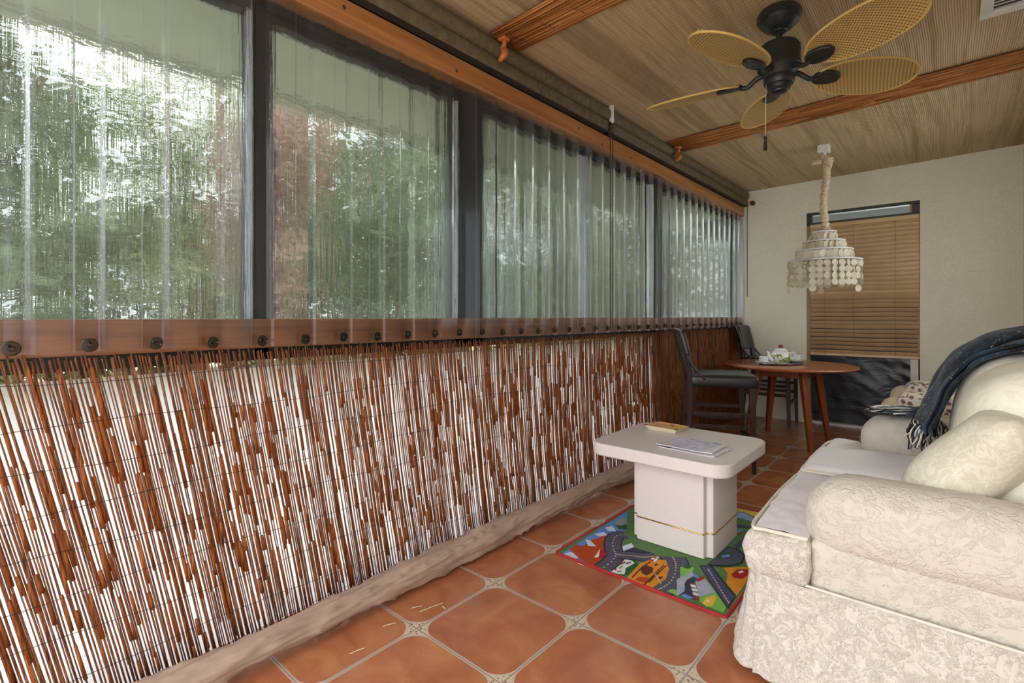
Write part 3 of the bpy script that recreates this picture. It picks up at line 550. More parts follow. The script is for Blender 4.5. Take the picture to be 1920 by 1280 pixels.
# ------------------------------------------------------------------ rolled shades under the ceiling, with bead chains
def roller(y0, y1, label, chain_y, chain_x, cz, loop):
    root = thing('roller_shade', label, 'window shade', (-1.71, (y0 + y1) / 2, 2.42), 'rolled dark shades above the windows')
    pts = [(-1.727, lerp(y0, y1, i / 40), 2.437) for i in range(41)]
    M().tube(pts, .044, 16, rfn=lambda i, a: 1 + .03 * sin(a * 3 + i * .2)).build('shade_roll', MT['shade'], root, smooth=60)
    M().soft((-1.718, (y0 + y1) / 2, 2.357), (.045, y1 - y0, .068), .015, (4, 30, 4)).build('shade_hem', MT['shade'], root, smooth=60)
    M().box(-1.742, -1.705, y0, y1, 2.318, 2.324).build('hem_bar', MT['shade_dark'], root, smooth=0)
    return root
def chain(root, xa, y, z0, z1, dy, beads):
    p = []
    for i in range(25): p.append((xa, y - dy / 2 * (1 if i < 24 else .8), lerp(z1, z0 + dy / 2, i / 24)))
    for i in range(1, 8):
        a = PI * i / 8; p.append((xa, y - dy / 2 * cos(a), z0 + dy / 2 - dy / 2 * sin(a)))
    for i in range(25): p.append((xa, y + dy / 2, lerp(z0 + dy / 2, z1, i / 24)))
    m = M().tube(p, .0024, 5)
    if beads:
        z = z0 + dy
        while z < z1:
            for sg in (-1, 1): m.soft((xa, y + sg * dy / 2, z), (.0085, .0085, .0095), .005, (2, 2, 2))
            z += .0125
    m.build('bead_chain', MT['chain'], root, smooth=180)
r1 = roller(YF, 2.915, 'rolled dark woven shade under the ceiling, over the nearer windows', 0, 0, 0, 0)
k = M(); k.box(-1.70, -1.672, 2.915, 2.93, 2.39, 2.488); k.soft((-1.685, 2.925, 2.395), (.03, .03, .04), .012, (4, 4, 4)); k.build('shade_bracket', MT['bracket'], r1, smooth=40)
chain(r1, -1.688, 2.925, 1.02, 2.385, .03, True)
r2 = roller(2.955, YB - .03, 'rolled dark woven shade under the ceiling, over the windows at the far end', 0, 0, 0, 0)
chain(r2, -1.70, YB - .06, 1.32, 2.37, .03, False)
ORG_ = None
c2 = [o for o in C.objects if o.parent == r2 and o.name.startswith('bead_chain')][0]
kb = M(); kb.lathe([(0, 0), (.022, 0), (.026, .006), (.026, .034), (.02, .04), (0, .04)], (0, 0, 0), 16)
bmesh.ops.transform(kb.bm, matrix=Matrix.Translation((-1.655, YB - .001, 2.352)) @ Matrix.Rotation(PI / 2, 4, 'X'), verts=kb.bm.verts)
tag(kb.build('wall_peg', MT['knob'], smooth=40), 'small round brown peg on the stucco wall beside the far shade', 'peg')

# reed-covered strips across the ceiling, and curved hooks at their ends
def ceil_strip(y0, y1, label):
    root = thing('reed_strip', label, 'bamboo strip', (-.6, (y0 + y1) / 2, 2.49), 'reed covered strips across the ceiling')
    rnd = random.Random(int(y0 * 100)); m = M(); y = y0
    while y < y1:
        xs0 = -1.682 + rnd.uniform(0, .01); x = xs0
        while x < XR - .02:
            L = rnd.uniform(.35, .95); x2 = min(x + L, XR - .012); r = rnd.uniform(.003, .0055); dz = rnd.uniform(.003, .012); dyy = rnd.uniform(-.004, .004)
            e = (1 - abs((y - (y0 + y1) / 2) / ((y1 - y0) / 2)) ** 4) * .008
            m.tube([(x, y + dyy, ceil_z(x) - r - dz - e), ((x + x2) / 2, y + rnd.uniform(-.004, .004), ceil_z((x + x2) / 2) - r - dz - e - .002), (x2, y - dyy, ceil_z(x2) - r - dz - e)], r, 5); x = x2 - rnd.uniform(.0, .05)
        y += .0052
    m.build('reeds', MT['strip'], root, smooth=180)
    for x in [-1.6 + .17 * i for i in range(12)]:
        M().tube([(x + .01 * sin(y_ * 30), y_, ceil_z(x) - .026 + .012 * abs((y_ - (y0 + y1) / 2) / ((y1 - y0) / 2)) ** 4) for y_ in [lerp(y0, y1, q / 10) for q in range(11)]], .0012, 4).build('binding_wire', MT['wire'], root, smooth=180)
ceil_strip(1.755, 1.985, 'reed covered strip across the ceiling nearest the camera, left of the fan')
ceil_strip(3.80, 4.09, 'reed covered strip across the ceiling beyond the fan')
def hook(y, x, label):
    m = M(); pts = [(0, 0, .0), (.004, 0, -.022), (-.006, 0, -.045), (.006, -.004, -.062), (.016, -.012, -.080), (.010, -.020, -.098), (-.008, -.018, -.106), (-.018, -.010, -.096)]
    P = [path_at(pts, i / 24) for i in range(25)]
    m.tube([Vector((x, y, 2.462)) + Vector((p.x, p.y, p.z)) for p in P], [.010 + .009 * sin(PI * i / 24) ** 2 for i in range(25)], 10)
    m.soft((x, y, 2.462), (.05, .05, .022), .01, (4, 4, 3))
    tag(m.build('ceiling_hook', MT['hook'], smooth=180), label, 'hook', 'orange wooden hooks at the ends of the reed strips')
hook(1.83, -1.655, 'orange curved wooden hook at the end of the nearer reed strip')
hook(3.93, -1.655, 'orange curved wooden hook at the end of the reed strip beyond the fan')

# ceiling vent
vr = thing('ceiling_vent', 'white louvred air vent set in the bamboo ceiling above the sofa', 'vent', (.27, 3.0, 2.52))
zc = ceil_z(.27) - .001; x0, x1, y0, y1 = .10, .42, 2.72, 3.27
f = M()
for bx in ((x0, x1, y0, y0 + .05), (x0, x1, y1 - .05, y1), (x0, x0 + .045, y0 + .05, y1 - .05), (x1 - .045, x1, y0 + .05, y1 - .05)): f.box(*bx, zc - .022, zc)
f.build('vent_frame', MT['vent'], vr, smooth=0, bevel=.003)
M().box(x0 + .045, x1 - .045, y0 + .05, y1 - .05, zc - .003, zc).build('vent_duct', MT['ventdark'], vr, smooth=0)
f = M()
for i in range(14):
    y = y0 + .07 + i * .029
    f.box(x0 + .045, x1 - .045, -.012, .012, -.0015, .0015, Matrix.Translation((0, y, zc - .012)) @ Matrix.Rotation(.7, 4, 'X'))
f.build('louvres', MT['vent'], vr, smooth=0)

# venetian blind in the doorway
br = thing('venetian_blind', 'tan slatted blind covering the doorway in the far wall', 'blind', ((DX0 + DX1) / 2, YB + .03, 2.0))
bx0, bx1 = DX0 + .034, DX1 - .006
M().box(bx0, bx1, YB - .005, YB + .04, 2.005, 2.045).build('headrail', MT['blind'], br, smooth=0, bevel=.003)
m = M(); z = .745
while z < 2.0:
    t = 1.16 + .1 * sin(z * 5) - (.25 if z < 1.3 else .0) + random.uniform(-.05, .05); dz = random.uniform(-.002, .002)
    def sl(u, v, z=z + dz, t=t):
        c = (v - .5) * .050; arch = .004 * (1 - (2 * v - 1) ** 2)
        return Vector((lerp(bx0, bx1, u), YB + .022 - c * cos(t) - arch * sin(t), z + c * sin(t) + .002 * sin(u * 9 + z * 7)))
    m.grid(12, 4, sl); z += .0418
m.build('slats', MT['blind'], br, smooth=180)
M().box(bx0, bx1, YB + .004, YB + .035, .703, .728).build('bottom_rail', MT['blind'], br, smooth=0, bevel=.003)
for u in (.15, .43, .8):
    x = lerp(bx0, bx1, u); M().tube([(x, YB - .004, .72), (x, YB - .006, 1.3), (x, YB - .004, 2.01)], .0014, 5).build('ladder_cord', MT['blindcord'], br, smooth=180)
x = lerp(bx0, bx1, .86); M().tube([(x, YB + .0, .703), (x + .003, YB, .66), (x, YB, .62)], .0015, 5).lathe([(0, 0), (.005, .002), (.003, .018), (0, .018)], (x, YB, .603), 8).build('pull_cord', MT['blindcord'], br, smooth=180)
# ------------------------------------------------------------------ ceiling fan
FX, FY = -.60, 2.56; fz = ceil_z(FX)
fr = thing('ceiling_fan', 'dark green ceiling fan with five woven oval blades', 'fan', (FX, FY, fz))
fc = (FX, FY, 0)
M().lathe([(0, fz - .001), (.082, fz - .001), (.092, fz - .02), (.094, fz - .036), (.084, fz - .042), (.082, fz - .058), (.066, fz - .075), (.05, fz - .088), (.034, fz - .094), (.03, fz - .10), (0, fz - .10)], fc, 32).build('canopy', MT['fan'], fr, smooth=35)
M().lathe([(.0135, fz - .09), (.0135, fz - .165), (.02, fz - .168)], fc, 12).build('downrod', MT['fan'], fr, smooth=40)
M().lathe([(0, 2.362), (.05, 2.362), (.078, 2.352), (.088, 2.335), (.088, 2.262), (.092, 2.256), (.092, 2.246), (.084, 2.24), (.07, 2.215), (.062, 2.205), (0, 2.205)], fc, 32).build('motor_housing', MT['fan'], fr, smooth=35)
M().lathe([(.062, 2.208), (.064, 2.2), (.064, 2.178), (.058, 2.168), (.05, 2.166), (.048, 2.15), (.036, 2.142), (.034, 2.136), (.018, 2.131), (0, 2.130)], fc, 32).build('switch_housing', MT['fan'], fr, smooth=35)
def blade_bm():
    m = M(); r0, r1, W = .165, .625, .118
    def w(t): return W * math.sqrt(max(0, 1 - abs(2 * t - 1) ** 2.3)) * (.93 + .12 * t)
    for zs, s_ in ((.0035, 1), (-.0035, -1)):
        def fn(u, v, zs=zs):
            t = .5 - .5 * cos(PI * u); x = lerp(r0, r1, t); y = (2 * v - 1) * w(t)
            return Vector((x, y, zs * (1 - .3 * (2 * v - 1) ** 2) - .012 * (2 * v - 1) ** 2))
        m.grid(40, 18, fn)
    return m
def rim_bm():
    r0, r1, W = .165, .625, .118; pts = []
    def w(t): return W * math.sqrt(max(0, 1 - abs(2 * t - 1) ** 2.3)) * (.93 + .12 * t)
    N = 36
    for i in range(N): t = .5 - .5 * cos(PI * i / N); pts.append((lerp(r0, r1, t), w(t), -.010))
    for i in range(N): t = .5 + .5 * cos(PI * i / N); pts.append((lerp(r0, r1, t), -w(t), -.010))
    return M().tube(pts, .0052, 8, closed=True)
def iron_bm():
    m = M()
    P = [(.07, 0, .012), (.10, 0, .002), (.135, 0, -.022), (.17, 0, -.017)]
    m.tube([path_at(P, i / 12) for i in range(13)], [.0125 - .002 * i / 12 for i in range(13)], 8)
    m.soft((.215, 0, -.014), (.125, .086, .017), .0085, (16, 12, 4), fn=lambda q, u: Vector((q.x, q.y * (1 - .12 * u.x) * math.sqrt(max(.0, 1.02 - u.x * u.x)), q.z)))
    return m
blade0 = None
for k in range(5):
    a = math.radians(-31 + 72 * k)
    R = Matrix.Rotation(a, 4, 'Z') @ Matrix.Rotation(math.radians(-15), 4, 'X')
    for nm, fnb, mt in (('blade', blade_bm, MT['rattan']), ('blade_iron', iron_bm, MT['fan'])):
        m = fnb(); o = m.build(nm, mt, None, smooth=60); o.parent = fr
        o.matrix_local = Matrix.Translation((0, 0, 2.205 - fz + .012)) @ R
        if nm == 'blade':
            ro_ = rim_bm().build('blade_rim', MT['rim'], None, smooth=180); ro_.parent = o
M().tube([(FX - .045, FY - .042, 2.17), (FX - .047, FY - .044, 1.93)], .0012, 5).build('pull_chain', MT['bracket'], fr, smooth=180)
M().lathe([(0, 1.935), (.005, 1.93), (.0075, 1.922), (.005, 1.912), (.0065, 1.905), (.009, 1.868), (0, 1.866)], (FX - .047, FY - .044, 0), 12).build('pull_knob', MT['fan'], fr, smooth=50)

# ------------------------------------------------------------------ shell pendant lamp
LX, LY = -.79, 4.80; lz = ceil_z(LX)
lr = thing('pendant_lamp', 'tiered shell disc pendant lamp hanging on a gathered fabric cord cover', 'lamp', (LX, LY, lz))
M().box(LX - .042, LX + .042, LY - .042, LY + .042, lz - .062, lz).build('ceiling_box', MT['whitebox'], lr, smooth=0, bevel=.006)
m = M(); m.lathe([(.012, lz - .06), (.012, lz - .085), (.006, lz - .09)], (LX + .005, LY, 0), 12); m.build('cord_grip', MT['whitebox'], lr, smooth=40)
m = M(); N = 150; z1, z0 = lz - .085, 1.81; P = []; rr = []
for i in range(N + 1):
    t = i / N; z = lerp(z1, z0, t)
    P.append((LX + .008 + .012 * sin(t * 7) - .03 * math.exp(-((t - .02) / .03) ** 2) + (.012 if t < .12 else 0), LY + .008 * cos(t * 9), z))
    r = .023 + .006 * sin(i * 1.9) + .006 * fbm((0, 0, z), 30, 3)
    if t < .16: r += .012 * sin(PI * min(1, t / .16))
    if t > .86: r = .024 + .006 * sin(i * .6) + .035 * max(0, t - .93)
    rr.append(r)
m.tube(P, rr, 18, rfn=lambda i, a: 1.08 + .34 * fbm((cos(a) * 1.3, sin(a) * 1.3, i * .35), 1.5, 7)); 
m.soft((LX - .045, LY - .02, lz - .135), (.075, .05, .045), .02, (8, 8, 6), fn=lambda q, u: q * (1 + .5 * fbm(q, 40, 2)))
m.build('cord_cover', MT['cordcover'], lr, smooth=180)
tiers = [(.085, 1.792, 1, 15), (.145, 1.715, 1, 24), (.20, 1.640, 1, 30), (.258, 1.555, 4, 32)]
for R_, z, n, cnt in tiers:
    pts = [(LX + R_ * cos(2 * PI * i / 48), LY + R_ * sin(2 * PI * i / 48), z) for i in range(48)]
    M().tube(pts, .0075, 8, closed=True).build('lamp_ring', MT['ring'], lr, smooth=180)
m = M()
for R_, z, n, cnt in tiers[:-1]: 
    for k in range(4):
        a = PI / 4 + k * PI / 2; i = tiers.index((R_, z, n, cnt)); R2, z2 = tiers[i + 1][0], tiers[i + 1][1]
        m.tube([(LX + R_ * cos(a), LY + R_ * sin(a), z), (LX + R2 * cos(a), LY + R2 * sin(a), z2)], .0016, 6)
for k in range(4):
    a = PI / 4 + k * PI / 2; m.tube([(LX, LY, 1.80), (LX + .085 * cos(a), LY + .085 * sin(a), 1.792)], .003, 6)
m.tube([(LX, LY, 1.82), (LX, LY, 1.70)], .006, 8); m.soft((LX, LY, 1.69), (.04, .04, .06), .015, (5, 5, 5))
m.build('lamp_frame', MT['ring'], lr, smooth=60)
rnd = random.Random(11)
for R_, z, n, cnt in tiers:
    d = .034 if n == 1 else .0265
    for k in range(cnt):
        a = 2 * PI * (k + .3) / cnt
        if n > 1 and rnd.random() < .06: continue
        m = M(); nn = n + (1 if n > 1 and k % 7 == 2 else 0)
        for j in range(nn):
            if n > 1 and j == n - 1 and rnd.random() < .15: continue
            zz = z - .008 - d - j * (2 * d * .94); aa = rnd.uniform(-.5, .5); rad = d * rnd.uniform(.94, 1.04)
            Rm = Matrix.Translation((LX + R_ * cos(a), LY + R_ * sin(a), zz)) @ Matrix.Rotation(a + aa, 4, 'Z') @ Matrix.Rotation(rnd.uniform(-.12, .12), 4, 'Y')
            c0 = m.bm.verts.new(Rm @ Vector((.0016, 0, 0))); c1 = m.bm.verts.new(Rm @ Vector((-.0016, 0, 0)))
            ring = [[m.bm.verts.new(Rm @ Vector((sx, rad * cos(2 * PI * q / 16), rad * sin(2 * PI * q / 16)))) for q in range(16)] for sx in (.0008, -.0008)]
            for q in range(16):
                q2 = (q + 1) % 16; m.face([c0, ring[0][q], ring[0][q2]]); m.face([c1, ring[1][q2], ring[1][q]]); m.face([ring[0][q], ring[1][q], ring[1][q2], ring[0][q2]])
        if len(m.bm.verts): m.build('shell_strand', MT['shell'], lr, smooth=30)
        else: m.bm.free()

# ------------------------------------------------------------------ coffee table, rug
tx0, tx1, ty0, ty1, tb0, tb1 = -1.39, -.705, 2.165, 2.815, .408, .468
cx, cy = (tx0 + tx1) / 2, (ty0 + ty1) / 2
ct = thing('coffee_table', 'white pedestal coffee table with rounded corners and a brass line round its base', 'coffee table', (cx, cy, .009))
def rrect(x0, x1, y0, y1, r, n=10):
    out = []
    for ox, oy, a0 in ((x1 - r, y1 - r, 0), (x0 + r, y1 - r, PI / 2), (x0 + r, y0 + r, PI), (x1 - r, y0 + r, 1.5 * PI)):
        for i in range(n + 1): a = a0 + PI / 2 * i / n; out.append((ox + r * cos(a), oy + r * sin(a)))
    return out
M().prism(rrect(tx0, tx1, ty0, ty1, .085), tb0, tb1).build('tabletop', MT['lam'], ct, smooth=30, bevel=.007)
bx0, bx1, by0, by1 = -1.20, -.805, 2.265, 2.665
def notched(x0, x1, y0, y1, n):
    return [(x0 + n, y0), (x1 - n, y0), (x1 - n, y0 + n), (x1, y0 + n), (x1, y1 - n), (x1 - n, y1 - n), (x1 - n, y1), (x0 + n, y1), (x0 + n, y1 - n), (x0, y1 - n), (x0, y0 + n), (x0 + n, y0 + n)]
def round_notch(x0, x1, y0, y1, n, r=.012):
    P = notched(x0, x1, y0, y1, n); out = []
    L = len(P)
    for i in range(L):
        a, b_, c_ = Vector(P[i - 1]), Vector(P[i]), Vector(P[(i + 1) % L])
        d1 = (a - b_).normalized(); d2 = (c_ - b_).normalized()
        for t in (0, .5, 1):
            p = b_ + d1 * r * (1 - t) ** 2 + d2 * r * t ** 2; out.append((p.x, p.y))
    return out
M().prism(round_notch(bx0, bx1, by0, by1, .032), .009, tb0).build('pedestal', MT['lam'], ct, smooth=30)
ol = round_notch(bx0 - .001, bx1 + .001, by0 - .001, by1 + .001, .032)
M().tube([(x, y, .118) for x, y in ol], .0034, 6, closed=True).build('brass_line', MT['brass'], ct, smooth=180)

rug = thing('play_rug', "child's rug printed with roads, hills and buildings, red edged, under the coffee table", 'rug', (-1.0, 2.45, 0))
RC = dict(base=(92, 128, 80), sky=(104, 140, 206), cloud=(206, 218, 236), hill=(178, 74, 38), grey=(140, 150, 150), fir=(48, 92, 54), red=(172, 40, 46), white=(226, 226, 228), night=(62, 58, 84), ochre=(214, 142, 46), brown=(96, 52, 36), lime=(128, 184, 84), stone=(168, 174, 190), road=(84, 86, 104), roadb=(76, 78, 112), edge=(40, 42, 48), yellow=(226, 190, 70), pale=(150, 178, 222), dash=(214, 190, 140))
keys = list(RC); mats = [E_('rug_' + k, RC[k], .85, var=.1, vs=20, spec=.2, bump=.2, bs=300) for k in keys]
m = M(); m.mi = 0; rx0, rx1, ry0, ry1 = -1.383, -.618, 1.888, 3.025
m.box(rx0, rx1, ry0, ry1, .0005, .0055)
z = .0055
def flat(poly, key):
    global z
    z += .00002; m.mi = keys.index(key)
    poly = [(min(max(x, rx0 + .004), rx1 - .004), min(max(y, ry0 + .004), ry1 - .004)) for x, y in poly]
    vs = [m.bm.verts.new((x, y, z)) for x, y in poly]
    f_ = m.face(vs)
    if f_:
        f_.normal_update()
        if f_.normal.z < 0: f_.normal_flip()
def ribbon(pts, w, key):
    P = [path_at([(x, y, 0) for x, y in pts], i / 30) for i in range(31)]; L, R_ = [], []
    for i, p in enumerate(P):
        t = (P[min(i + 1, 30)] - P[max(i - 1, 0)]).normalized(); nrm = Vector((-t.y, t.x, 0)); L.append(p + nrm * w / 2); R_.append(p - nrm * w / 2)
    flat([(p.x, p.y) for p in L + R_[::-1]], key); return P
def dashes(P, key='dash'):
    for i in range(1, 30, 2):
        t = (P[i + 1] - P[i - 1]).normalized(); nrm = Vector((-t.y, t.x, 0)); a = P[i] - t * .006; b_ = P[i] + t * .006
        flat([(p.x, p.y) for p in (a + nrm * .0025, b_ + nrm * .0025, b_ - nrm * .0025, a - nrm * .0025)], key)
def strokes(key, pts):
    for q in pts: flat(q, key)
done = False
for key, poly in RUG:
    if key == 'ochre' and not done:
        done = True
        for i, (pts, wd) in enumerate(zip(RUGROADS, (.075, .07, .105))):
            ribbon(pts, wd + .012, 'edge'); P = ribbon(pts, wd, 'road'); dashes(P)
    flat(poly, key)
P = [Vector(path_at([(-.793, 2.194, 0), (-.715, 2.088, 0), (-.637, 1.983, 0)], i / 30)) for i in range(31)]; dashes(P)
for i in range(10):      # railway sleepers and striped roof, printed
    t = i / 9
    for A, B in (((-.985, 1.985), (-1.0, 2.13)), ((-.965, 2.005), (-.905, 2.115))):
        pass
for i in range(9):
    x = lerp(-.93, -.72, i / 8); flat([(x, 2.955), (x + .003, 2.955), (x + .003, 2.985), (x, 2.985)], 'sky')
m.build('pile', mats, rug, smooth=0, recalc=False)
M().tube(rrect(rx0, rx1, ry0, ry1, .006, 3), .0) if False else None
bt = M(); pts = [(x, y, .0055) for x, y in rrect(rx0, rx1, ry0, ry1, .012, 4)]
bt.tube(pts, .0065, 8, closed=True)
for v in bt.bm.verts: v.co.z = max(v.co.z * .75, .0006)
bt.build('border', E_('red_rug_binding', (178, 32, 44), .8, var=.15), rug, smooth=180)

# things on the coffee table
TT = tb1
dr = thing('trinket_dish', 'small rectangular orange painted dish with cream sides on the coffee table', 'dish', (-1.24, 2.66, TT))
Rd = Matrix.Translation((-1.195, 2.672, TT)) @ Matrix.Rotation(-.08, 4, 'Z')
def frus(m, a, b_, z0, z1):
    v = [m.bm.verts.new(Rd @ Vector((sx * a[0], sy * a[1], z0))) for sx, sy in ((-1, -1), (1, -1), (1, 1), (-1, 1))]
    w = [m.bm.verts.new(Rd @ Vector((sx * b_[0], sy * b_[1], z1))) for sx, sy in ((-1, -1), (1, -1), (1, 1), (-1, 1))]
    for i in range(4): m.face([v[i], v[(i + 1) % 4], w[(i + 1) % 4], w[i]])
    return v, w
m = M(); v, w_ = frus(m, (.078, .055), (.098, .072), .001, .024); m.face(v[::-1]); m.build('dish_side', MT['dishside'], dr, smooth=0, recalc=False)
m = M(); v, w_ = frus(m, (.094, .068), (.082, .058), .0245, .017); m.face(w_)
a, b_ = frus(m, (.098, .072), (.094, .068), .024, .0255); m.build('painted_well', MT['dish'], dr, smooth=0, recalc=False)
m = M()
for sx, sy in ((-1, -1), (1, -1), (1, 1), (-1, 1)): m.soft(Rd @ Vector((sx * .093, sy * .067, .0255)), (.016, .014, .003), .001, (2, 2, 2))
m.soft(Rd @ Vector((.01, .052, .020)), (.03, .008, .004), .002, (3, 3, 2)); m.build('dark_corners', MT['knob'], dr, smooth=60)
def magazine(name, x, y, z0, rz, label, w=.275, h=.20, th=.004, style=0):
    root = thing(name, label, 'magazine', (x, y, z0)); R = Matrix.Translation((x, y, 0)) @ Matrix.Rotation(rz, 4, 'Z')
    def curl(px, py): return .006 * max(0, (px / w + .5) - .75) ** 1.5 * 4 + .0025 * sin(py * 18 + px * 9)
    m = M()
    for zz in (0, th):
        m.grid(14, 8, lambda u, v, zz=zz: R @ Vector(((u - .5) * w, (v - .5) * h, z0 + .0006 + zz + curl((u - .5) * w, (v - .5) * h) * (1 if zz else .6))))
    for e in (0, 1):
        m.grid(14, 1, lambda u, v, e=e: R @ Vector(((u - .5) * w, (e - .5) * h, z0 + .0006 + th * v + curl((u - .5) * w, (e - .5) * h) * (1 if v else .6))))
        m.grid(1, 8, lambda u, v, e=e: R @ Vector(((e - .5) * w, (v - .5) * h, z0 + .0006 + th * u + curl((e - .5) * w, (v - .5) * h) * (1 if u else .6))))
    m.build('pages', MT['paper'], root, smooth=30)
    def patch(mm, x0, x1, y0, y1, dz=.0005, n=6):
        mm.grid(n, n, lambda u, v: R @ Vector((lerp(x0, x1, u) * w, lerp(y0, y1, v) * h, z0 + .0006 + th + dz + curl(lerp(x0, x1, u) * w, lerp(y0, y1, v) * h))))
    if style:
        mm = M(); patch(mm, -.30, .44, -.44, .46); mm.build('cover_picture', MT['cover'], root, smooth=180, recalc=False)
        mm = M()          # column of tall pink title strokes down the spine side, small dark lines beside it
        for i in range(4):
            y_ = .36 - i * .19
            patch(mm, -.43, -.32, y_, y_ + .035, .0009, 2); patch(mm, -.43, -.415, y_ - .07, y_ + .03, .0009, 2)
            if i % 2: patch(mm, -.335, -.32, y_ - .07, y_ + .03, .0009, 2)
        patch(mm, -.45, -.24, -.40, -.37, .0009, 2); mm.build('cover_title', MT['ink_p'], root, smooth=0, recalc=False)
        mm = M()
        for i in range(11): patch(mm, -.485, -.46, .42 - i * .08, .43 - i * .08, .0009, 1)
        for i in range(9): patch(mm, lerp(-.2, .3, (i * 37 % 10) / 10), lerp(-.2, .3, (i * 37 % 10) / 10) + .09, lerp(-.35, .4, (i * 53 % 9) / 9), lerp(-.35, .4, (i * 53 % 9) / 9) + .03, .0009, 2)
        patch(mm, -.22, .0, .43, .47, .0009, 2); patch(mm, .26, .42, .40, .47, .0009, 2); mm.build('cover_print', MT['ink_b'], root, smooth=0, recalc=False)
    else:
        mm = M(); patch(mm, -.49, -.30, -.49, .48); mm.build('cover_band', MT['ink_d'], root, smooth=0, recalc=False)
    return root
magazine('magazine', -.925, 2.385, TT, -.075, 'lower magazine with a dark blue corner, mostly covered by another magazine', style=0, w=.27, h=.19)
magazine('magazine', -.945, 2.395, TT + .0095, -.02, 'upper magazine with a pale cover and pink title on the coffee table', style=1, w=.27, h=.19)

# ------------------------------------------------------------------ dining table
px, py = -1.09, 4.94
dt = thing('dining_table', 'round cherry wood dining table with splayed tapered legs near the stucco wall', 'table', (px, py, 0))
M().lathe([(0, .652), (.47, .652), (.52, .658), (.528, .668), (.524, .677), (.512, .681), (0, .681)], (px, py, 0), 72).build('tabletop', MT['tablewood'], dt, smooth=40)
m = M(); leg_a = [math.radians(-50 + 90 * k) for k in range(4)]
for k in range(4):
    a, b_ = leg_a[k], leg_a[(k + 1) % 4]; m.bar((px + .25 * cos(a), py + .25 * sin(a), .615), (px + .25 * cos(b_), py + .25 * sin(b_), .615), .018, .074)
m.build('apron', MT['tableleg'], dt, smooth=0, bevel=.002)
for a in leg_a:
    m = M(); m.bar((px + .25 * cos(a), py + .25 * sin(a), .652), (px + .36 * cos(a), py + .36 * sin(a), 0), .062, .062, .034, .034, up=(cos(a), sin(a), .3))
    m.build('leg', MT['tableleg'], dt, smooth=0, bevel=.004)
# tea tray
TZ = .682
tr = thing('tea_tray', 'oval silver tray with a scalloped rim on the round table', 'tray', (-1.10, 4.98, TZ))
def oval(m, prof, cx_, cy_, a, b_, rz, seg=48, scal=0):
    rings = []
    for r, z in prof:
        ring = []
        for k in range(seg):
            t = 2 * PI * k / seg; q = r * (1 + scal * (r > .8) * sin(t * 12)); X, Y = a * q * cos(t), b_ * q * sin(t)
            ring.append(m.bm.verts.new((cx_ + X * cos(rz) - Y * sin(rz), cy_ + X * sin(rz) + Y * cos(rz), z + scal * .1 * (r > .9) * sin(t * 12))))
        rings.append(ring)
    for p, q in zip(rings, rings[1:]):
        for k in range(seg): m.face([p[k], p[(k + 1) % seg], q[(k + 1) % seg], q[k]])
    m.face(rings[0][::-1]); m.face(rings[-1])
m = M(); oval(m, [(.8, TZ), (.86, TZ + .002), (1.0, TZ + .012), (1.0, TZ + .014), (.86, TZ + .005), (.8, TZ + .004)], -1.12, 4.86, .235, .125, 1.0, scal=.03)
m.build('tray_body', MT['silver'], tr, smooth=60)
PX, PY, PZ = -1.125, 4.86, TZ + .0045
tp = thing('teapot', 'white porcelain teapot painted with green leaves, red rose knob on its lid', 'teapot', (PX, PY, PZ))
m = M(); m.lathe([(0, PZ), (.046, PZ), (.05, PZ + .004), (.066, PZ + .016), (.082, PZ + .042), (.085, PZ + .058), (.078, PZ + .084), (.062, PZ + .104), (.052, PZ + .112), (.05, PZ + .114), (0, PZ + .112)], (PX, PY, 0), 40); m.build('pot_body', MT['teapot'], tp, smooth=180)
dv = Vector((.755, .655, 0))   # handle to the right, spout towards the reed screen
m = M(); P = [(.078, 0, .088), (.10, 0, .098), (.122, 0, .092), (.124, 0, .066), (.105, 0, .048), (.082, 0, .038)]
m.tube([Vector((PX, PY, PZ)) + dv * p.x + Vector((0, 0, p.z)) for p in [path_at(P, i / 24) for i in range(25)]], .0065, 10); m.build('handle', MT['porcelain'], tp, smooth=180)
m = M(); dw = Vector((-.70, -.72, 0)); P = [(.07, 0, .036), (.098, 0, .05), (.112, 0, .082), (.126, 0, .108)]
m.tube([Vector((PX, PY, PZ)) + dw * p.x + Vector((0, 0, p.z)) for p in [path_at(P, i / 18) for i in range(19)]], [.021 - .011 * i / 18 for i in range(19)], 12); m.build('spout', MT['porcelain'], tp, smooth=180)
lidp = M().lathe([(.054, PZ + .1125), (.056, PZ + .116), (.05, PZ + .124), (.034, PZ + .134), (.014, PZ + .139), (0, PZ + .14)], (PX, PY, 0), 32).build('lid', MT['porcelain'], tp, smooth=60)
M().soft((PX, PY, PZ + .152), (.03, .03, .028), .013, (8, 8, 8), fn=lambda q, u: q * (1 + .18 * sin(q.x * 500) * sin(q.y * 500))).build('rose_knob', MT['rose'], lidp, smooth=180)
m = M()
for k in range(5): a = k * 1.257; m.soft((PX + .016 * cos(a), PY + .016 * sin(a), PZ + .140), (.018, .018, .006), .003, (3, 3, 3))
m.build('lid_leaf', MT['leaf_a'], lidp, smooth=180)
def cup():
    root = thing('teacup', '', 'cup'); m = M()
    m.lathe([(0, .0), (.024, .0), (.026, .003), (.036, .012), (.0395, .05), (.040, .052), (.0375, .052), (.034, .014), (.022, .006), (0, .006)], (0, 0, .008), 32); m.build('cup_body', MT['porcelain'], root, smooth=50)
    P = [(.037, 0, .045), (.055, 0, .048), (.062, 0, .036), (.052, 0, .022), (.036, 0, .022)]
    M().tube([path_at(P, i / 16) + Vector((0, 0, .008)) for i in range(17)], .0032, 8).build('handle', MT['porcelain'], root, smooth=180); return root
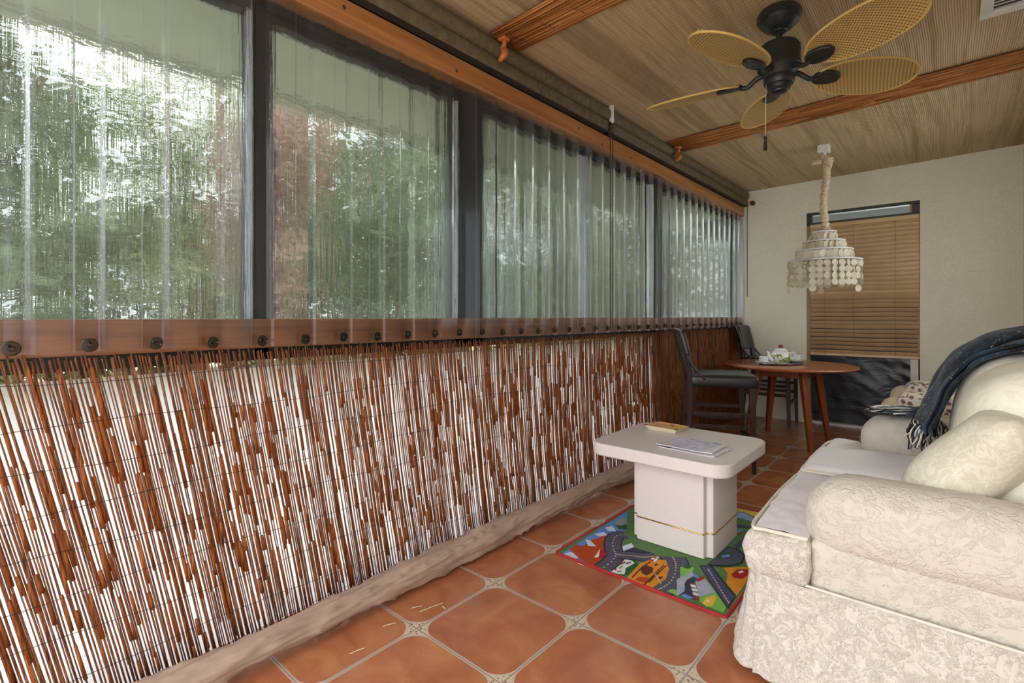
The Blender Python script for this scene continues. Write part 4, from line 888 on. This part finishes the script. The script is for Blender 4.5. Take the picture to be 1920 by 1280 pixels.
def saucer():
    m = M(); m.lathe([(0, 0), (.034, 0), (.04, .003), (.068, .012), (.07, .014), (.066, .0145), (.036, .006), (0, .006)], (0, 0, 0), 40)
    return tag(m.build('saucer', MT['porcelain'], smooth=50), '', 'saucer', 'white saucers')
c1 = cup(); s1 = saucer(); c2_ = copy_tree(c1); s2 = copy_tree(s1)
for c_, s_, x, y, z_, rz, l1, l2 in ((c1, s1, -1.225, 4.715, TZ + .0135, 2.2, 'white teacup in front of the teapot spout, at the near end of the tray', 'white saucer under the teacup at the near end of the tray'), (c2_, s2, -1.055, 5.075, TZ + .0135, .4, 'white teacup behind the teapot handle, towards the tan blind', 'white saucer under the teacup behind the teapot handle')):
    s_.location = (x, y, z_); c_.location = (x, y, z_ - .001); c_.rotation_euler.z = rz
    c_['label'] = l1; s_['label'] = l2; c_['group'] = 'white teacups'

# ------------------------------------------------------------------ tall chairs
def make_chair():
    root = thing('counter_chair', '', 'chair')
    hw, hd = .195, .20     # local +X is forward
    for sy in (-1, 1):
        M().bar((hd, sy * hw, .60), (hd + .012, sy * hw, 0), .042, .042, .026, .026).build('leg', MT['chairwood'], root, smooth=0, bevel=.003)
        m = M(); P = [(-hd - .03, 0, 0), (-hd - .005, 0, .35), (-hd, 0, .62), (-hd - .035, 0, .82), (-hd - .085, 0, 1.0)]
        pp = [path_at(P, i / 14) + Vector((0, sy * (hw - .01), 0)) for i in range(15)]
        m.tube(pp, [.018 + .007 * sin(PI * min(1, i / 12)) for i in range(15)], 4, rfn=lambda i, a: 1.15); m.build('leg', MT['chairwood'], root, smooth=30, bevel=.002)
        M().bar((-hd, sy * hw, .315), (hd, sy * hw, .315), .018, .03).build('stretcher', MT['chairwood'], root, smooth=0, bevel=.002)
        M().bar((-hd, sy * (hw - .004), .405), (hd, sy * (hw - .004), .405), .018, .026).build('stretcher', MT['chairwood'], root, smooth=0, bevel=.002)
    M().bar((hd, -hw, .235), (hd, hw, .235), .024, .03).build('stretcher', MT['chairwood'], root, smooth=0, bevel=.002)
    M().bar((-hd - .01, -hw, .315), (-hd - .01, hw, .315), .018, .03).build('stretcher', MT['chairwood'], root, smooth=0, bevel=.002)
    def puff(q, u):
        q = q.copy(); q.z += .012 * (1 - u.x * u.x) * (1 - u.y * u.y) * (1 if u.z > 0 else 0) + .003 * fbm(q, 14, 1); q.y *= 1 + .05 * u.x; return q
    st = M().soft((.015, 0, .638), (.455, .44, .088), .024, (14, 14, 6), fn=puff).build('seat', MT['leather'], root, smooth=180)
    pts = [(.015 + x, y, .677) for x, y in rrect(-.224, .224, -.217, .217, .03, 4)]
    M().tube(pts, .004, 6, closed=True).build('seat_piping', MT['leather'], st, smooth=180)
    def bk(q, u):
        q = q.copy(); q.x += -.06 * u.y ** 0 * ((q.z + .125) / .25) ** 1.2 * .9 if q.z > -.125 else 0
        q.x -= .03 * (1 - u.y * u.y) - .015; q.y *= 1 - .06 * max(0, u.z); q.z += .012 * (1 - u.y ** 2) * max(0, u.z); return q
    bb = M().soft((-hd - .028, 0, .875), (.05, .42, .25), .022, (6, 14, 10), fn=bk).build('backrest', MT['leather'], root, smooth=180)
    m = M()
    for sy in (-1, 1):
        for i in range(10): z_ = .77 + i * .022; m.soft((-hd - .05 - .055 * ((z_ - .75) / .25) ** 1.2, sy * .2, z_), (.006, .006, .006), .003, (2, 2, 2))
    m.build('nail_heads', MT['nail'], bb, smooth=180)
    for sy in (-1, 1):
        M().tube([path_at([(-hd - .04, sy * .205, .83), (-hd + .01, sy * .208, .74), (-hd + .06, sy * .21, .68), (-hd + .09, sy * .212, .65)], i / 10) for i in range(11)], .009, 6).build('back_strap', MT['leather'], root, smooth=180)
    return root
ch1 = make_chair(); ch2 = copy_tree(ch1)
ch1.location = (-1.315, 3.83, 0); ch1.rotation_euler.z = math.radians(27); ch1['label'] = 'tall wooden chair with black padded seat, nearer one, beside the reed screen'
ch2.location = (-1.42, 5.69, 0); ch2.rotation_euler.z = math.radians(2); ch2['label'] = 'tall wooden chair with black padded seat in the corner behind the round table'
for c_ in (ch1, ch2): c_['group'] = 'tall padded chairs at the round table'

# ------------------------------------------------------------------ sofa
sf = thing('sofa', 'cream slipcovered two seat sofa with rolled arms and a crinkled skirt', 'sofa', (0, 2.44, 0))
def nz(q, sc, amp, seed=0): return Vector((fbm(q, sc, seed), fbm(q, sc, seed + 5), fbm(q, sc, seed + 9))) * amp
M().soft((-.04, 2.435, .20), (.90, 1.47, .21), .02, (8, 14, 4)).build('base', MT['sofa'], sf, smooth=60)
def skirt_strip(path, flare, seed, amp, top=.305, bot=.022, wob=1.0):
    L = len(path) - 1
    def fn(u, v):
        x = u * L; i = min(int(x), L - 1); f_ = x - i; a, b_ = Vector(path[i]), Vector(path[i + 1]); p = a.lerp(b_, f_)
        ta = (Vector(path[min(i + 1, L)]) - Vector(path[max(i - 1, 0)])).normalized(); tb_ = (Vector(path[min(i + 2, L)]) - Vector(path[i])).normalized(); t = ta.lerp(tb_, f_).normalized()
        n_ = Vector((t.y, -t.x)); d = v; z = lerp(top, bot, v) + .004 * sin(u * 23 + seed) * v
        o = flare * d ** 1.3 + amp * d * (.5 * sin(u * L * 2.1 + seed) + fbm((u * L * .8, seed, v), 2.2)) * wob + .004 * fbm((p.x, p.y, z), 28, seed) * (.3 + v) + .005 * abs(fbm((p.x * 2.2 + z * .9, p.y * 2.2, z * .6), 26, seed + 3)) * min(1, v * 3)
        return Vector((p.x + n_.x * o, p.y + n_.y * o, z))
    return fn
# outward is to the right of travel: front runs from the far end towards the camera, the side from the front corner to the wall
front = [(-.495, 3.17 - .075 * i) for i in range(19)] + [(-.495, 1.765), (-.49, 1.72), (-.478, 1.697), (-.45, 1.69), (-.40, 1.69), (-.34, 1.69)]
m = M().grid(150, 22, skirt_strip(front[::-1], .0, 1, .0)) if False else M()
sk1 = skirt_strip(front, .05, 1, .016); m.grid(170, 26, sk1); m.build('skirt', MT['skirt'], sf, smooth=180, recalc=False)
side = [(-.455 + .06 * i, 1.672 if i < 3 else 1.678) for i in range(15)] + [(.42, 1.68)]
sk2 = skirt_strip(side, .05, 4, .014); m = M().grid(150, 40, sk2); m.build('skirt', MT['skirt'], sf, smooth=180, recalc=False)
M().tube([(x, 1.684, .306) for x in [-.46 + .06 * i for i in range(15)]], .005, 6).build('piping', MT['piping'], sf, smooth=180)
# seat cushions
def crown(q, u):
    q = q.copy(); q.z += .03 * (1 - u.x ** 2) * (1 - u.y ** 2) * (1 if u.z > 0 else 0); q.x -= .018 * (1 - u.z ** 2) * (1 if u.x < 0 else 0); return q + nz(q, 7, .006, 2) + nz(q, 22, .002, 5)
def ear(q, u):
    q = q.copy(); s_ = max(0, -u.y); lo = max(0, -u.z); q.z += -.030 * s_ * lo - .012 * s_ * max(0, u.z) * (1 if u.x < .3 else .4)
    q.y -= .016 * (1 - u.z ** 2) * (u.y < 0) + .012 * lo * s_; q.x -= .012 * (1 - u.z ** 2) * (u.x < 0) - .02 * lo * s_ * (u.x < 0)
    k = min(1, .25 + lo + .8 * (1 - abs(u.z))); return q + nz(q, 9, .014 * k, 4) + nz(q, 28, .006 * k, 6)
m = M(); m.soft((-.18, 2.13, .382), (.61, .50, .148), .032, (22, 22, 9), fn=crown)
c_ = m.build('seat_cushion', MT['seat'], sf, smooth=180)
M().soft((-.397, 1.80, .376), (.168, .225, .132), .022, (18, 20, 12), fn=ear).build('cushion_corner', MT['skirt'], c_, smooth=180)
M().grid(16, 20, lambda u, v: Vector((lerp(-.468, -.32, u), lerp(1.70, 1.93, v), .4455 + .009 * sin(PI * u) * .7 + .012 * min(1, v) - .008 * (1 - v) + .003 * fbm((u * 3, v * 3, 1), 2)))).build('corner_top', MT['seat'], c_, smooth=180)
P = [(-.32, 1.697, .440), (-.43, 1.693, .437), (-.474, 1.706, .438), (-.479, 1.90, .448), (-.481, 2.2, .450), (-.472, 2.36, .448), (-.44, 2.385, .452), (-.2, 2.388, .46)]
M().tube([path_at(P, i / 60) + nz((i * .05, 0, 0), 3, .003) for i in range(61)], .0062, 8).build('piping', MT['piping'], c_, smooth=180)
m = M(); m.soft((-.18, 2.66, .388), (.62, .51, .155), .055, (22, 22, 9), fn=crown); m.soft((-.405, 3.03, .388), (.165, .26, .145), .05, (10, 10, 8), fn=lambda q, u: q + nz(q, 12, .006, 8))
c_ = m.build('seat_cushion', MT['seat'], sf, smooth=180)
P = [(-.33, 3.15, .44), (-.44, 3.15, .438), (-.484, 3.11, .438), (-.488, 2.9, .444), (-.488, 2.6, .446), (-.48, 2.43, .446), (-.44, 2.41, .452), (-.2, 2.408, .46)]
M().tube([path_at(P, i / 60) + nz((i * .05, 3, 0), 3, .003) for i in range(61)], .0062, 8).build('piping', MT['piping'], c_, smooth=180)
# arms
def armfn(sgn):
    def fn(q, u):
        q = q.copy(); lo = max(0, -u.z)
        if q.y * sgn > 0: q.y -= sgn * .03 * lo ** 2
        q.z -= .012 * (1 - u.x ** 2) * 0; q.x -= .012 * (1 - u.z ** 2) * (u.x < -.8)
        return q + nz(q, 6, .005, 3) + nz(q, 24, .0015, 7)
    return fn
def arm(y, sgn):
    m = M(); m.soft((.035, y, .492), (.73, .235, .262), .105, (30, 18, 18), fn=armfn(sgn))
    o = m.build('arm', MT['sofa'], sf, smooth=180)
    M().soft((.04, y - sgn * .003, .355), (.715, .205, .17), .02, (14, 8, 6)).build('arm_panel', MT['sofa'], o, smooth=60)
arm(1.80, -1); arm(3.07, 1)
M().soft((.30, 2.44, .50), (.26, 1.46, .80), .08, (8, 16, 12), fn=lambda q, u: q + nz(q, 5, .006, 1)).build('back_frame', MT['sofa'], sf, smooth=180)
def bcush(q, u):
    q = q.copy(); q.x += .30 * (q.z + .25) * .36; q.x -= .05 * (1 - u.z ** 2) * (1 - u.y ** 2) * (u.x < 0); 
    q.z += .018 * (1 - u.y ** 2) * (u.z > 0)
    return q + nz(q, 5, .012, 6)
for y in (2.175, 2.70):
    M().soft((.15, y, .71), (.26, .515, .47), .11, (14, 18, 18), fn=bcush).build('back_cushion', MT['damask'], sf, smooth=180)
# throw pillow
Rp = Matrix.Translation((.065, 2.045, .668)) @ Matrix.Rotation(math.radians(-16), 4, 'Z') @ Matrix.Rotation(math.radians(38), 4, 'Y')
def pil(q, u):
    e = max(abs(u.y), abs(u.z)); k = max(0, 1 - u.y ** 4) * max(0, 1 - u.z ** 4)
    q = Vector((q.x * (.16 + .84 * k ** .6), q.y * (1 - .07 * (1 - u.z ** 2)), q.z * (1 - .07 * (1 - u.y ** 2)))); q = q + nz(q, 8, .010, 5); return q
m = M(); m.soft((0, 0, 0), (.19, .46, .42), .07, (10, 22, 22), fn=pil); bmesh.ops.transform(m.bm, matrix=Rp, verts=m.bm.verts)
pr = thing('throw_pillow', 'plump cream damask pillow leaning on the near arm of the sofa', 'pillow', (.065, 2.045, .47))
m.build('pillow_body', MT['damask2'], pr, smooth=180)
pts = []
for i in range(60):
    a = 2 * PI * i / 60; s_ = 1 / max(abs(cos(a)), abs(sin(a))) ** .75; pts.append(Rp @ Vector((0, .222 * cos(a) * s_ * .93, .203 * sin(a) * s_ * .93)))
M().tube(pts, .006, 8, closed=True).build('pillow_piping', MT['piping'], pr, smooth=180)

# blanket draped over the far end of the sofa back
th = thing('throw_blanket', 'dark navy throw with pale fringe draped over the far end of the sofa back', 'blanket', (.05, 2.8, .64))
TP = [(-.075, 0, .645), (-.062, 0, .69), (-.035, 0, .77), (.008, 0, .865), (.055, 0, .935), (.135, 0, .992), (.235, 0, 1.02), (.34, 0, .99), (.385, 0, .93), (.40, 0, .82)]
def thr(off, y0, y1, sd):
    def fn(u, v):
        t = u; p = path_at(TP, t); q = path_at(TP, min(t + .01, 1)) - path_at(TP, max(t - .01, 0)); n_ = Vector((-q.z, 0, q.x)).normalized()
        y = lerp(y0, y1, v) + .02 * fbm((t * 2, v, sd), 2); o = off + .013 * sin(v * 11 + t * 5 + sd) + .012 * fbm((t * 3, v * 2, sd), 2.5)
        if v < .08 or v > .92: o -= .012
        p = p + n_ * o; return Vector((p.x, y, p.z))
    return fn
m = M(); m.grid(60, 26, thr(.012, 2.50, 2.97, 0)); m.grid(60, 18, thr(.030, 2.60, 3.0, 2.5)); m.grid(60, 26, thr(-.006, 2.50, 2.97, 0))
def tail(u, v):
    x = lerp(-.045, -.20, u) + .02 * sin(v * 9); y = lerp(2.93, 3.13, v) + .02 * fbm((u, v, 0), 3); return Vector((x, y, .643 + .03 * (1 - u) ** 2 + .008 * sin(v * 14 + u * 4) + .01 * (1 - abs(2 * v - 1))))
m.grid(20, 16, tail)
bo = m.build('blanket_cloth', MT['throw'], th, smooth=180, recalc=False); sm = bo.modifiers.new('Solid', 'SOLIDIFY'); sm.thickness = .006
m = M(); rnd = random.Random(4)
def strand(p, d, L, droop, zf=None):
    m.mi = rnd.choice((0, 0, 1, 1, 2)); P_ = []; w1, w2 = rnd.uniform(-.016, .016), rnd.uniform(-.016, .016)
    for i in range(7):
        t = i / 6; q = Vector(p) + Vector(d) * (L * t) + Vector((w1 * sin(t * 4), w2 * sin(t * 5), -droop * t * t))
        if zf is not None: q.z = max(q.z, zf + rnd.uniform(0, .004))
        P_.append(q)
    m.tube(P_, .0030, 5)
for i in range(150):     # along the bottom edge, hanging in front of the far arm
    v = i / 149; p = thr(.02, 2.52, 2.97, 0)(0.0, v); strand(p + Vector((rnd.uniform(-.01, .01), 0, rnd.uniform(-.005, .02))), (-.15 + rnd.uniform(-.2, .12), rnd.uniform(-.2, .15), -1), rnd.uniform(.055, .09), .0)
for i in range(110):     # lying over the top of the arm
    v = i / 109; p = tail(rnd.uniform(.55, 1), v); strand(p + Vector((0, 0, .006)), (-1, rnd.uniform(-.45, .35), .02), rnd.uniform(.08, .13), .02, .638)
for i in range(70):     # second fold hanging over the inner side of the arm
    x = lerp(-.14, -.02, i / 69); strand((x, 2.945 + rnd.uniform(-.006, .004), .62 + rnd.uniform(-.01, .02)), (rnd.uniform(-.3, .3), -.12, -1), rnd.uniform(.08, .12), 0)
fo = m.build('fringe', [MT['fr_a'], MT['fr_b'], MT['fr_c']], th, smooth=180, recalc=False); fo['kind'] = 'stuff'

# ------------------------------------------------------------------ armchair beyond the sofa
ac = thing('armchair', 'tan armchair with floral arm covers beyond the sofa, by the stucco wall', 'armchair', (.02, 4.25, 0))
M().soft((.0, 4.25, .2), (.66, .62, .40), .05, (8, 8, 6)).build('base', MT['tan_fab'], ac, smooth=60)
M().soft((-.03, 4.25, .45), (.58, .44, .14), .05, (10, 10, 6)).build('seat_cushion', MT['floral'], ac, smooth=180)
for y, sg in ((3.91, -1), (4.59, 1)):
    o = M().soft((.0, y, .30), (.68, .20, .60), .08, (14, 10, 10)).build('arm', MT['tan_fab'], ac, smooth=180)
    m = M(); m.soft((.05, y, .575), (.60, .215, .13), .06, (16, 12, 8), fn=lambda q, u: q + nz(q, 9, .008, 3)); m.build('arm_cover', MT['floral'], o, smooth=180)
M().soft((.27, 4.25, .60), (.20, .80, .66), .09, (8, 14, 12), fn=lambda q, u: q + Vector((.08 * u.z, 0, 0)) * .5).build('backrest', MT['tan_fab'], ac, smooth=180)

# loose bits of reed on the tiles
rnd = random.Random(21)
for (x, y, L, a, lab) in ((-1.477, 1.225, .097, 1.36, 'pale straw bit on the tiles by the rolled canvas, longest of them'), (-1.44, 1.255, .022, -.2, 'short pale straw bit touching the end of the longest straw'), (-1.52, 1.19, .04, 1.1, 'thin brown straw bit behind the longest straw on the tiles'), (-1.507, 1.057, .045, 1.2, 'thin straw bit between the rolled canvas and the front tile ornament'), (-1.468, .905, .05, 1.35, 'thin straw bit on the tiles nearest the camera'), (-1.234, 1.872, .03, .0, 'white straw bit lying beside the red edge of the rug'), (-.918, 1.97, .075, -.82, 'pale straw bit lying on the rug over the printed orange oval')):
    onrug = 'on the rug' in lab; z_ = .0105 if onrug else .0022
    dx, dy = cos(a) * L / 2, sin(a) * L / 2
    m = M().tube([(x - dx, y - dy, z_), (x, y, z_ + .001), (x + dx, y + dy, z_)], .0019, 6)
    tag(m.build('straw_bit', MT['straw'], smooth=60), lab, 'straw', 'loose straw bits on the floor')

# ------------------------------------------------------------------ outside: lawn, trees, shrubs
structure(M().box(-60, -1.95, -40, 40, -.55, -.5).build('ground', MT['lawn'], smooth=0))
def foliage(m, c, rad, n, size, rnd):
    for _ in range(n):
        d = Vector((rnd.gauss(0, 1), rnd.gauss(0, 1), rnd.gauss(0, 1))).normalized() * rnd.uniform(.25, 1) ** .5
        p = Vector(c) + Vector((d.x * rad[0], d.y * rad[1], d.z * rad[2])); s_ = size * rnd.uniform(.6, 1.4)
        a = Vector((rnd.gauss(0, 1), rnd.gauss(0, 1), rnd.gauss(0, .6))).normalized(); b_ = a.cross(Vector((rnd.gauss(0, 1), rnd.gauss(0, 1), 1))).normalized()
        m.face([m.bm.verts.new(p + a * s_), m.bm.verts.new(p + b_ * s_ * .45), m.bm.verts.new(p - a * s_), m.bm.verts.new(p - b_ * s_ * .45)])
def tree(name, x, y, h, r, tr_, mt, seed, label, cat='tree', n=2400, size=.13, low=.45):
    rnd = random.Random(seed); root = thing(name, label, cat, (x, y, -.5), 'garden trees and shrubs')
    m = M(); P = [(x, y, -.5), (x + rnd.uniform(-.1, .1), y + rnd.uniform(-.1, .1), h * .35), (x + rnd.uniform(-.2, .2), y + rnd.uniform(-.2, .2), h * .75)]
    m.tube([path_at(P, i / 8) for i in range(9)], [tr_ * (1.25 - .09 * i) for i in range(9)], 10)
    for k in range(4): a = k * 1.6 + seed; m.tube([(x, y, h * (.4 + .08 * k)), (x + r * .5 * cos(a), y + r * .5 * sin(a), h * (.6 + .08 * k))], [tr_ * .45, tr_ * .2], 6)
    m.build('trunk', MT['bark'], root, smooth=180); f = M()
    for k in range(6):
        a = k * 1.05 + seed; q = .5 * r if k else 0
        foliage(f, (x + q * cos(a), y + q * sin(a), h * lerp(low, .95, (k + .5) / 6)), (r * .75, r * .75, h * .24), n // 6, size, rnd)
    f.build('foliage', mt, root, smooth=0, recalc=False)
A, B, Rr = MT['leaf_a'], MT['leaf_b'], MT['leaf_c']
TREES = [('tree', -7.2, .0, 5.8, 1.65, .14, A, 1, .25), ('tree', -10.2, 2.9, 5.8, 1.75, .2, B, 2, .3), ('tree', -6.4, 2.7, 4.2, .62, .08, Rr, 3, .4), ('tree', -8.4, 5.6, 5.2, 1.3, .14, A, 4, .25), ('tree', -13, 6.2, 7.0, 1.8, .24, A, 5, .25), ('tree', -7.2, 9.6, 5.0, 1.6, .16, B, 6, .2), ('tree', -12.4, 11.2, 7.0, 2.0, .24, A, 7, .2), ('tree', -6.2, 13.9, 5.6, 1.8, .18, A, 8, .15), ('tree', -5.4, 18.8, 6.5, 2.2, .2, A, 9, .12), ('tree', -13, -2.4, 7.5, 2.0, .3, A, 10, .25), ('tree', -11, 16.2, 7.0, 2.0, .24, B, 11, .2)]
LB = ['leafy green tree seen through the nearest window', 'yellow green tree far behind the first dark post', 'russet leaved young tree outside the second window', 'green tree outside the wide dark post', 'tall far tree behind the green one by the wide post', 'yellow green tree outside the double window', 'big far tree behind the double window', 'bushy green tree outside the farthest window', 'dense green tree at the very end of the garden', 'large far tree behind the nearest window', 'far yellow green tree near the end of the garden']
for t, l in zip(TREES, LB): tree(*t[:8], l, low=t[8], size=.07 if t[6] is Rr else .13 if t[3] < 7 else .2, n=5000 if t[2] == 0 else 3600 if t[1] > -7.5 else 2600)
for i, (x, y, h, r, mt) in enumerate(((-6.2, .6, 1.0, .9, B), (-7.8, 3.8, 1.2, 1.1, A), (-6.0, 6.6, 1.1, .9, B), (-5.4, 11.0, 1.3, 1.0, A))):
    rnd = random.Random(50 + i); root = thing('shrub', ['low shrub under the nearest window tree', 'low shrub outside the second window', 'low yellow green shrub outside the double window', 'low shrub outside the far window'][i], 'shrub', (x, y, -.5), 'garden trees and shrubs')
    f = M()
    for k in range(3): foliage(f, (x + r * .5 * cos(k * 2.1), y + r * .5 * sin(k * 2.1), .0), (r * .7, r * .7, h * .55), 350, .09, rnd)
    f.build('foliage', mt, root, smooth=0, recalc=False); M().tube([(x, y, -.5), (x, y, .2)], .05, 6).build('stem', MT['bark'], root)

def hedge(x, y0, y1, h, mt, seed, label):
    rnd = random.Random(seed); root = thing('hedge', label, 'hedge', (x, (y0 + y1) / 2, -.5)); f = M(); y = y0
    while y < y1:
        foliage(f, (x + rnd.uniform(-.5, .5), y, h * .35), (1.2, 1.3, h * (.62 + rnd.uniform(-.08, .1))), 330, .3, rnd); y += 1.1
    f.build('foliage', mt, root, smooth=0, recalc=False)
    m = M()
    for k in range(int((y1 - y0) / 2)): m.tube([(x, y0 + k * 2 + .5, -.5), (x, y0 + k * 2 + .5, h * .6)], .08, 6)
    m.build('stems', MT['bark'], root)
hedge(-17, -14, 34, 4.2, A, 71, 'long tall hedge closing off the garden behind the trees')
# ------------------------------------------------------------------ camera and daylight
cam = bpy.data.cameras.new('camera'); cam.sensor_width = 36; cam.lens = 941 / 1920 * 36; cam.shift_y = -47 / 1920; cam.clip_start = .02
co = bpy.data.objects.new('camera', cam); C.objects.link(co); co.location = (0, 0, EYE); co.rotation_euler = (PI / 2, 0, .7192)
sc = bpy.context.scene; sc.camera = co
wd = bpy.data.worlds.new('overcast_sky'); sc.world = wd; wd.use_nodes = True
bg = wd.node_tree.nodes['Background']; bg.inputs[0].default_value = (.95, .955, 1, 1); bg.inputs[1].default_value = SKY
sun = bpy.data.lights.new('sun', 'SUN'); sun.energy = SUN; sun.angle = math.radians(12); sun.color = (1, .96, .88)
so = bpy.data.objects.new('sun', sun); C.objects.link(so); so.rotation_euler = Vector((-.5, -.5, -.8)).to_track_quat('-Z', 'Y').to_euler()
gs = bpy.data.lights.new('garden_fill', 'SUN'); gs.energy = GSUN; gs.angle = math.radians(150); gs.color = (.97, .98, 1)  # second, very wide sun added on the garden side to brighten the interior
go = bpy.data.objects.new('garden_fill', gs); C.objects.link(go); go.rotation_euler = Vector((.8, .28, -.42)).to_track_quat('-Z', 'Y').to_euler()
sc.view_settings.view_transform = 'Standard'; sc.view_settings.look = 'None'; sc.view_settings.gamma = 1; sc.view_settings.use_curve_mapping = False
sc.view_settings.exposure = EXPO
try:
    sc.cycles.max_bounces = 14; sc.cycles.diffuse_bounces = 6; sc.cycles.transparent_max_bounces = 24; sc.cycles.transmission_bounces = 12
    sc.cycles.use_denoising = True; sc.cycles.caustics_refractive = True
except Exception: pass
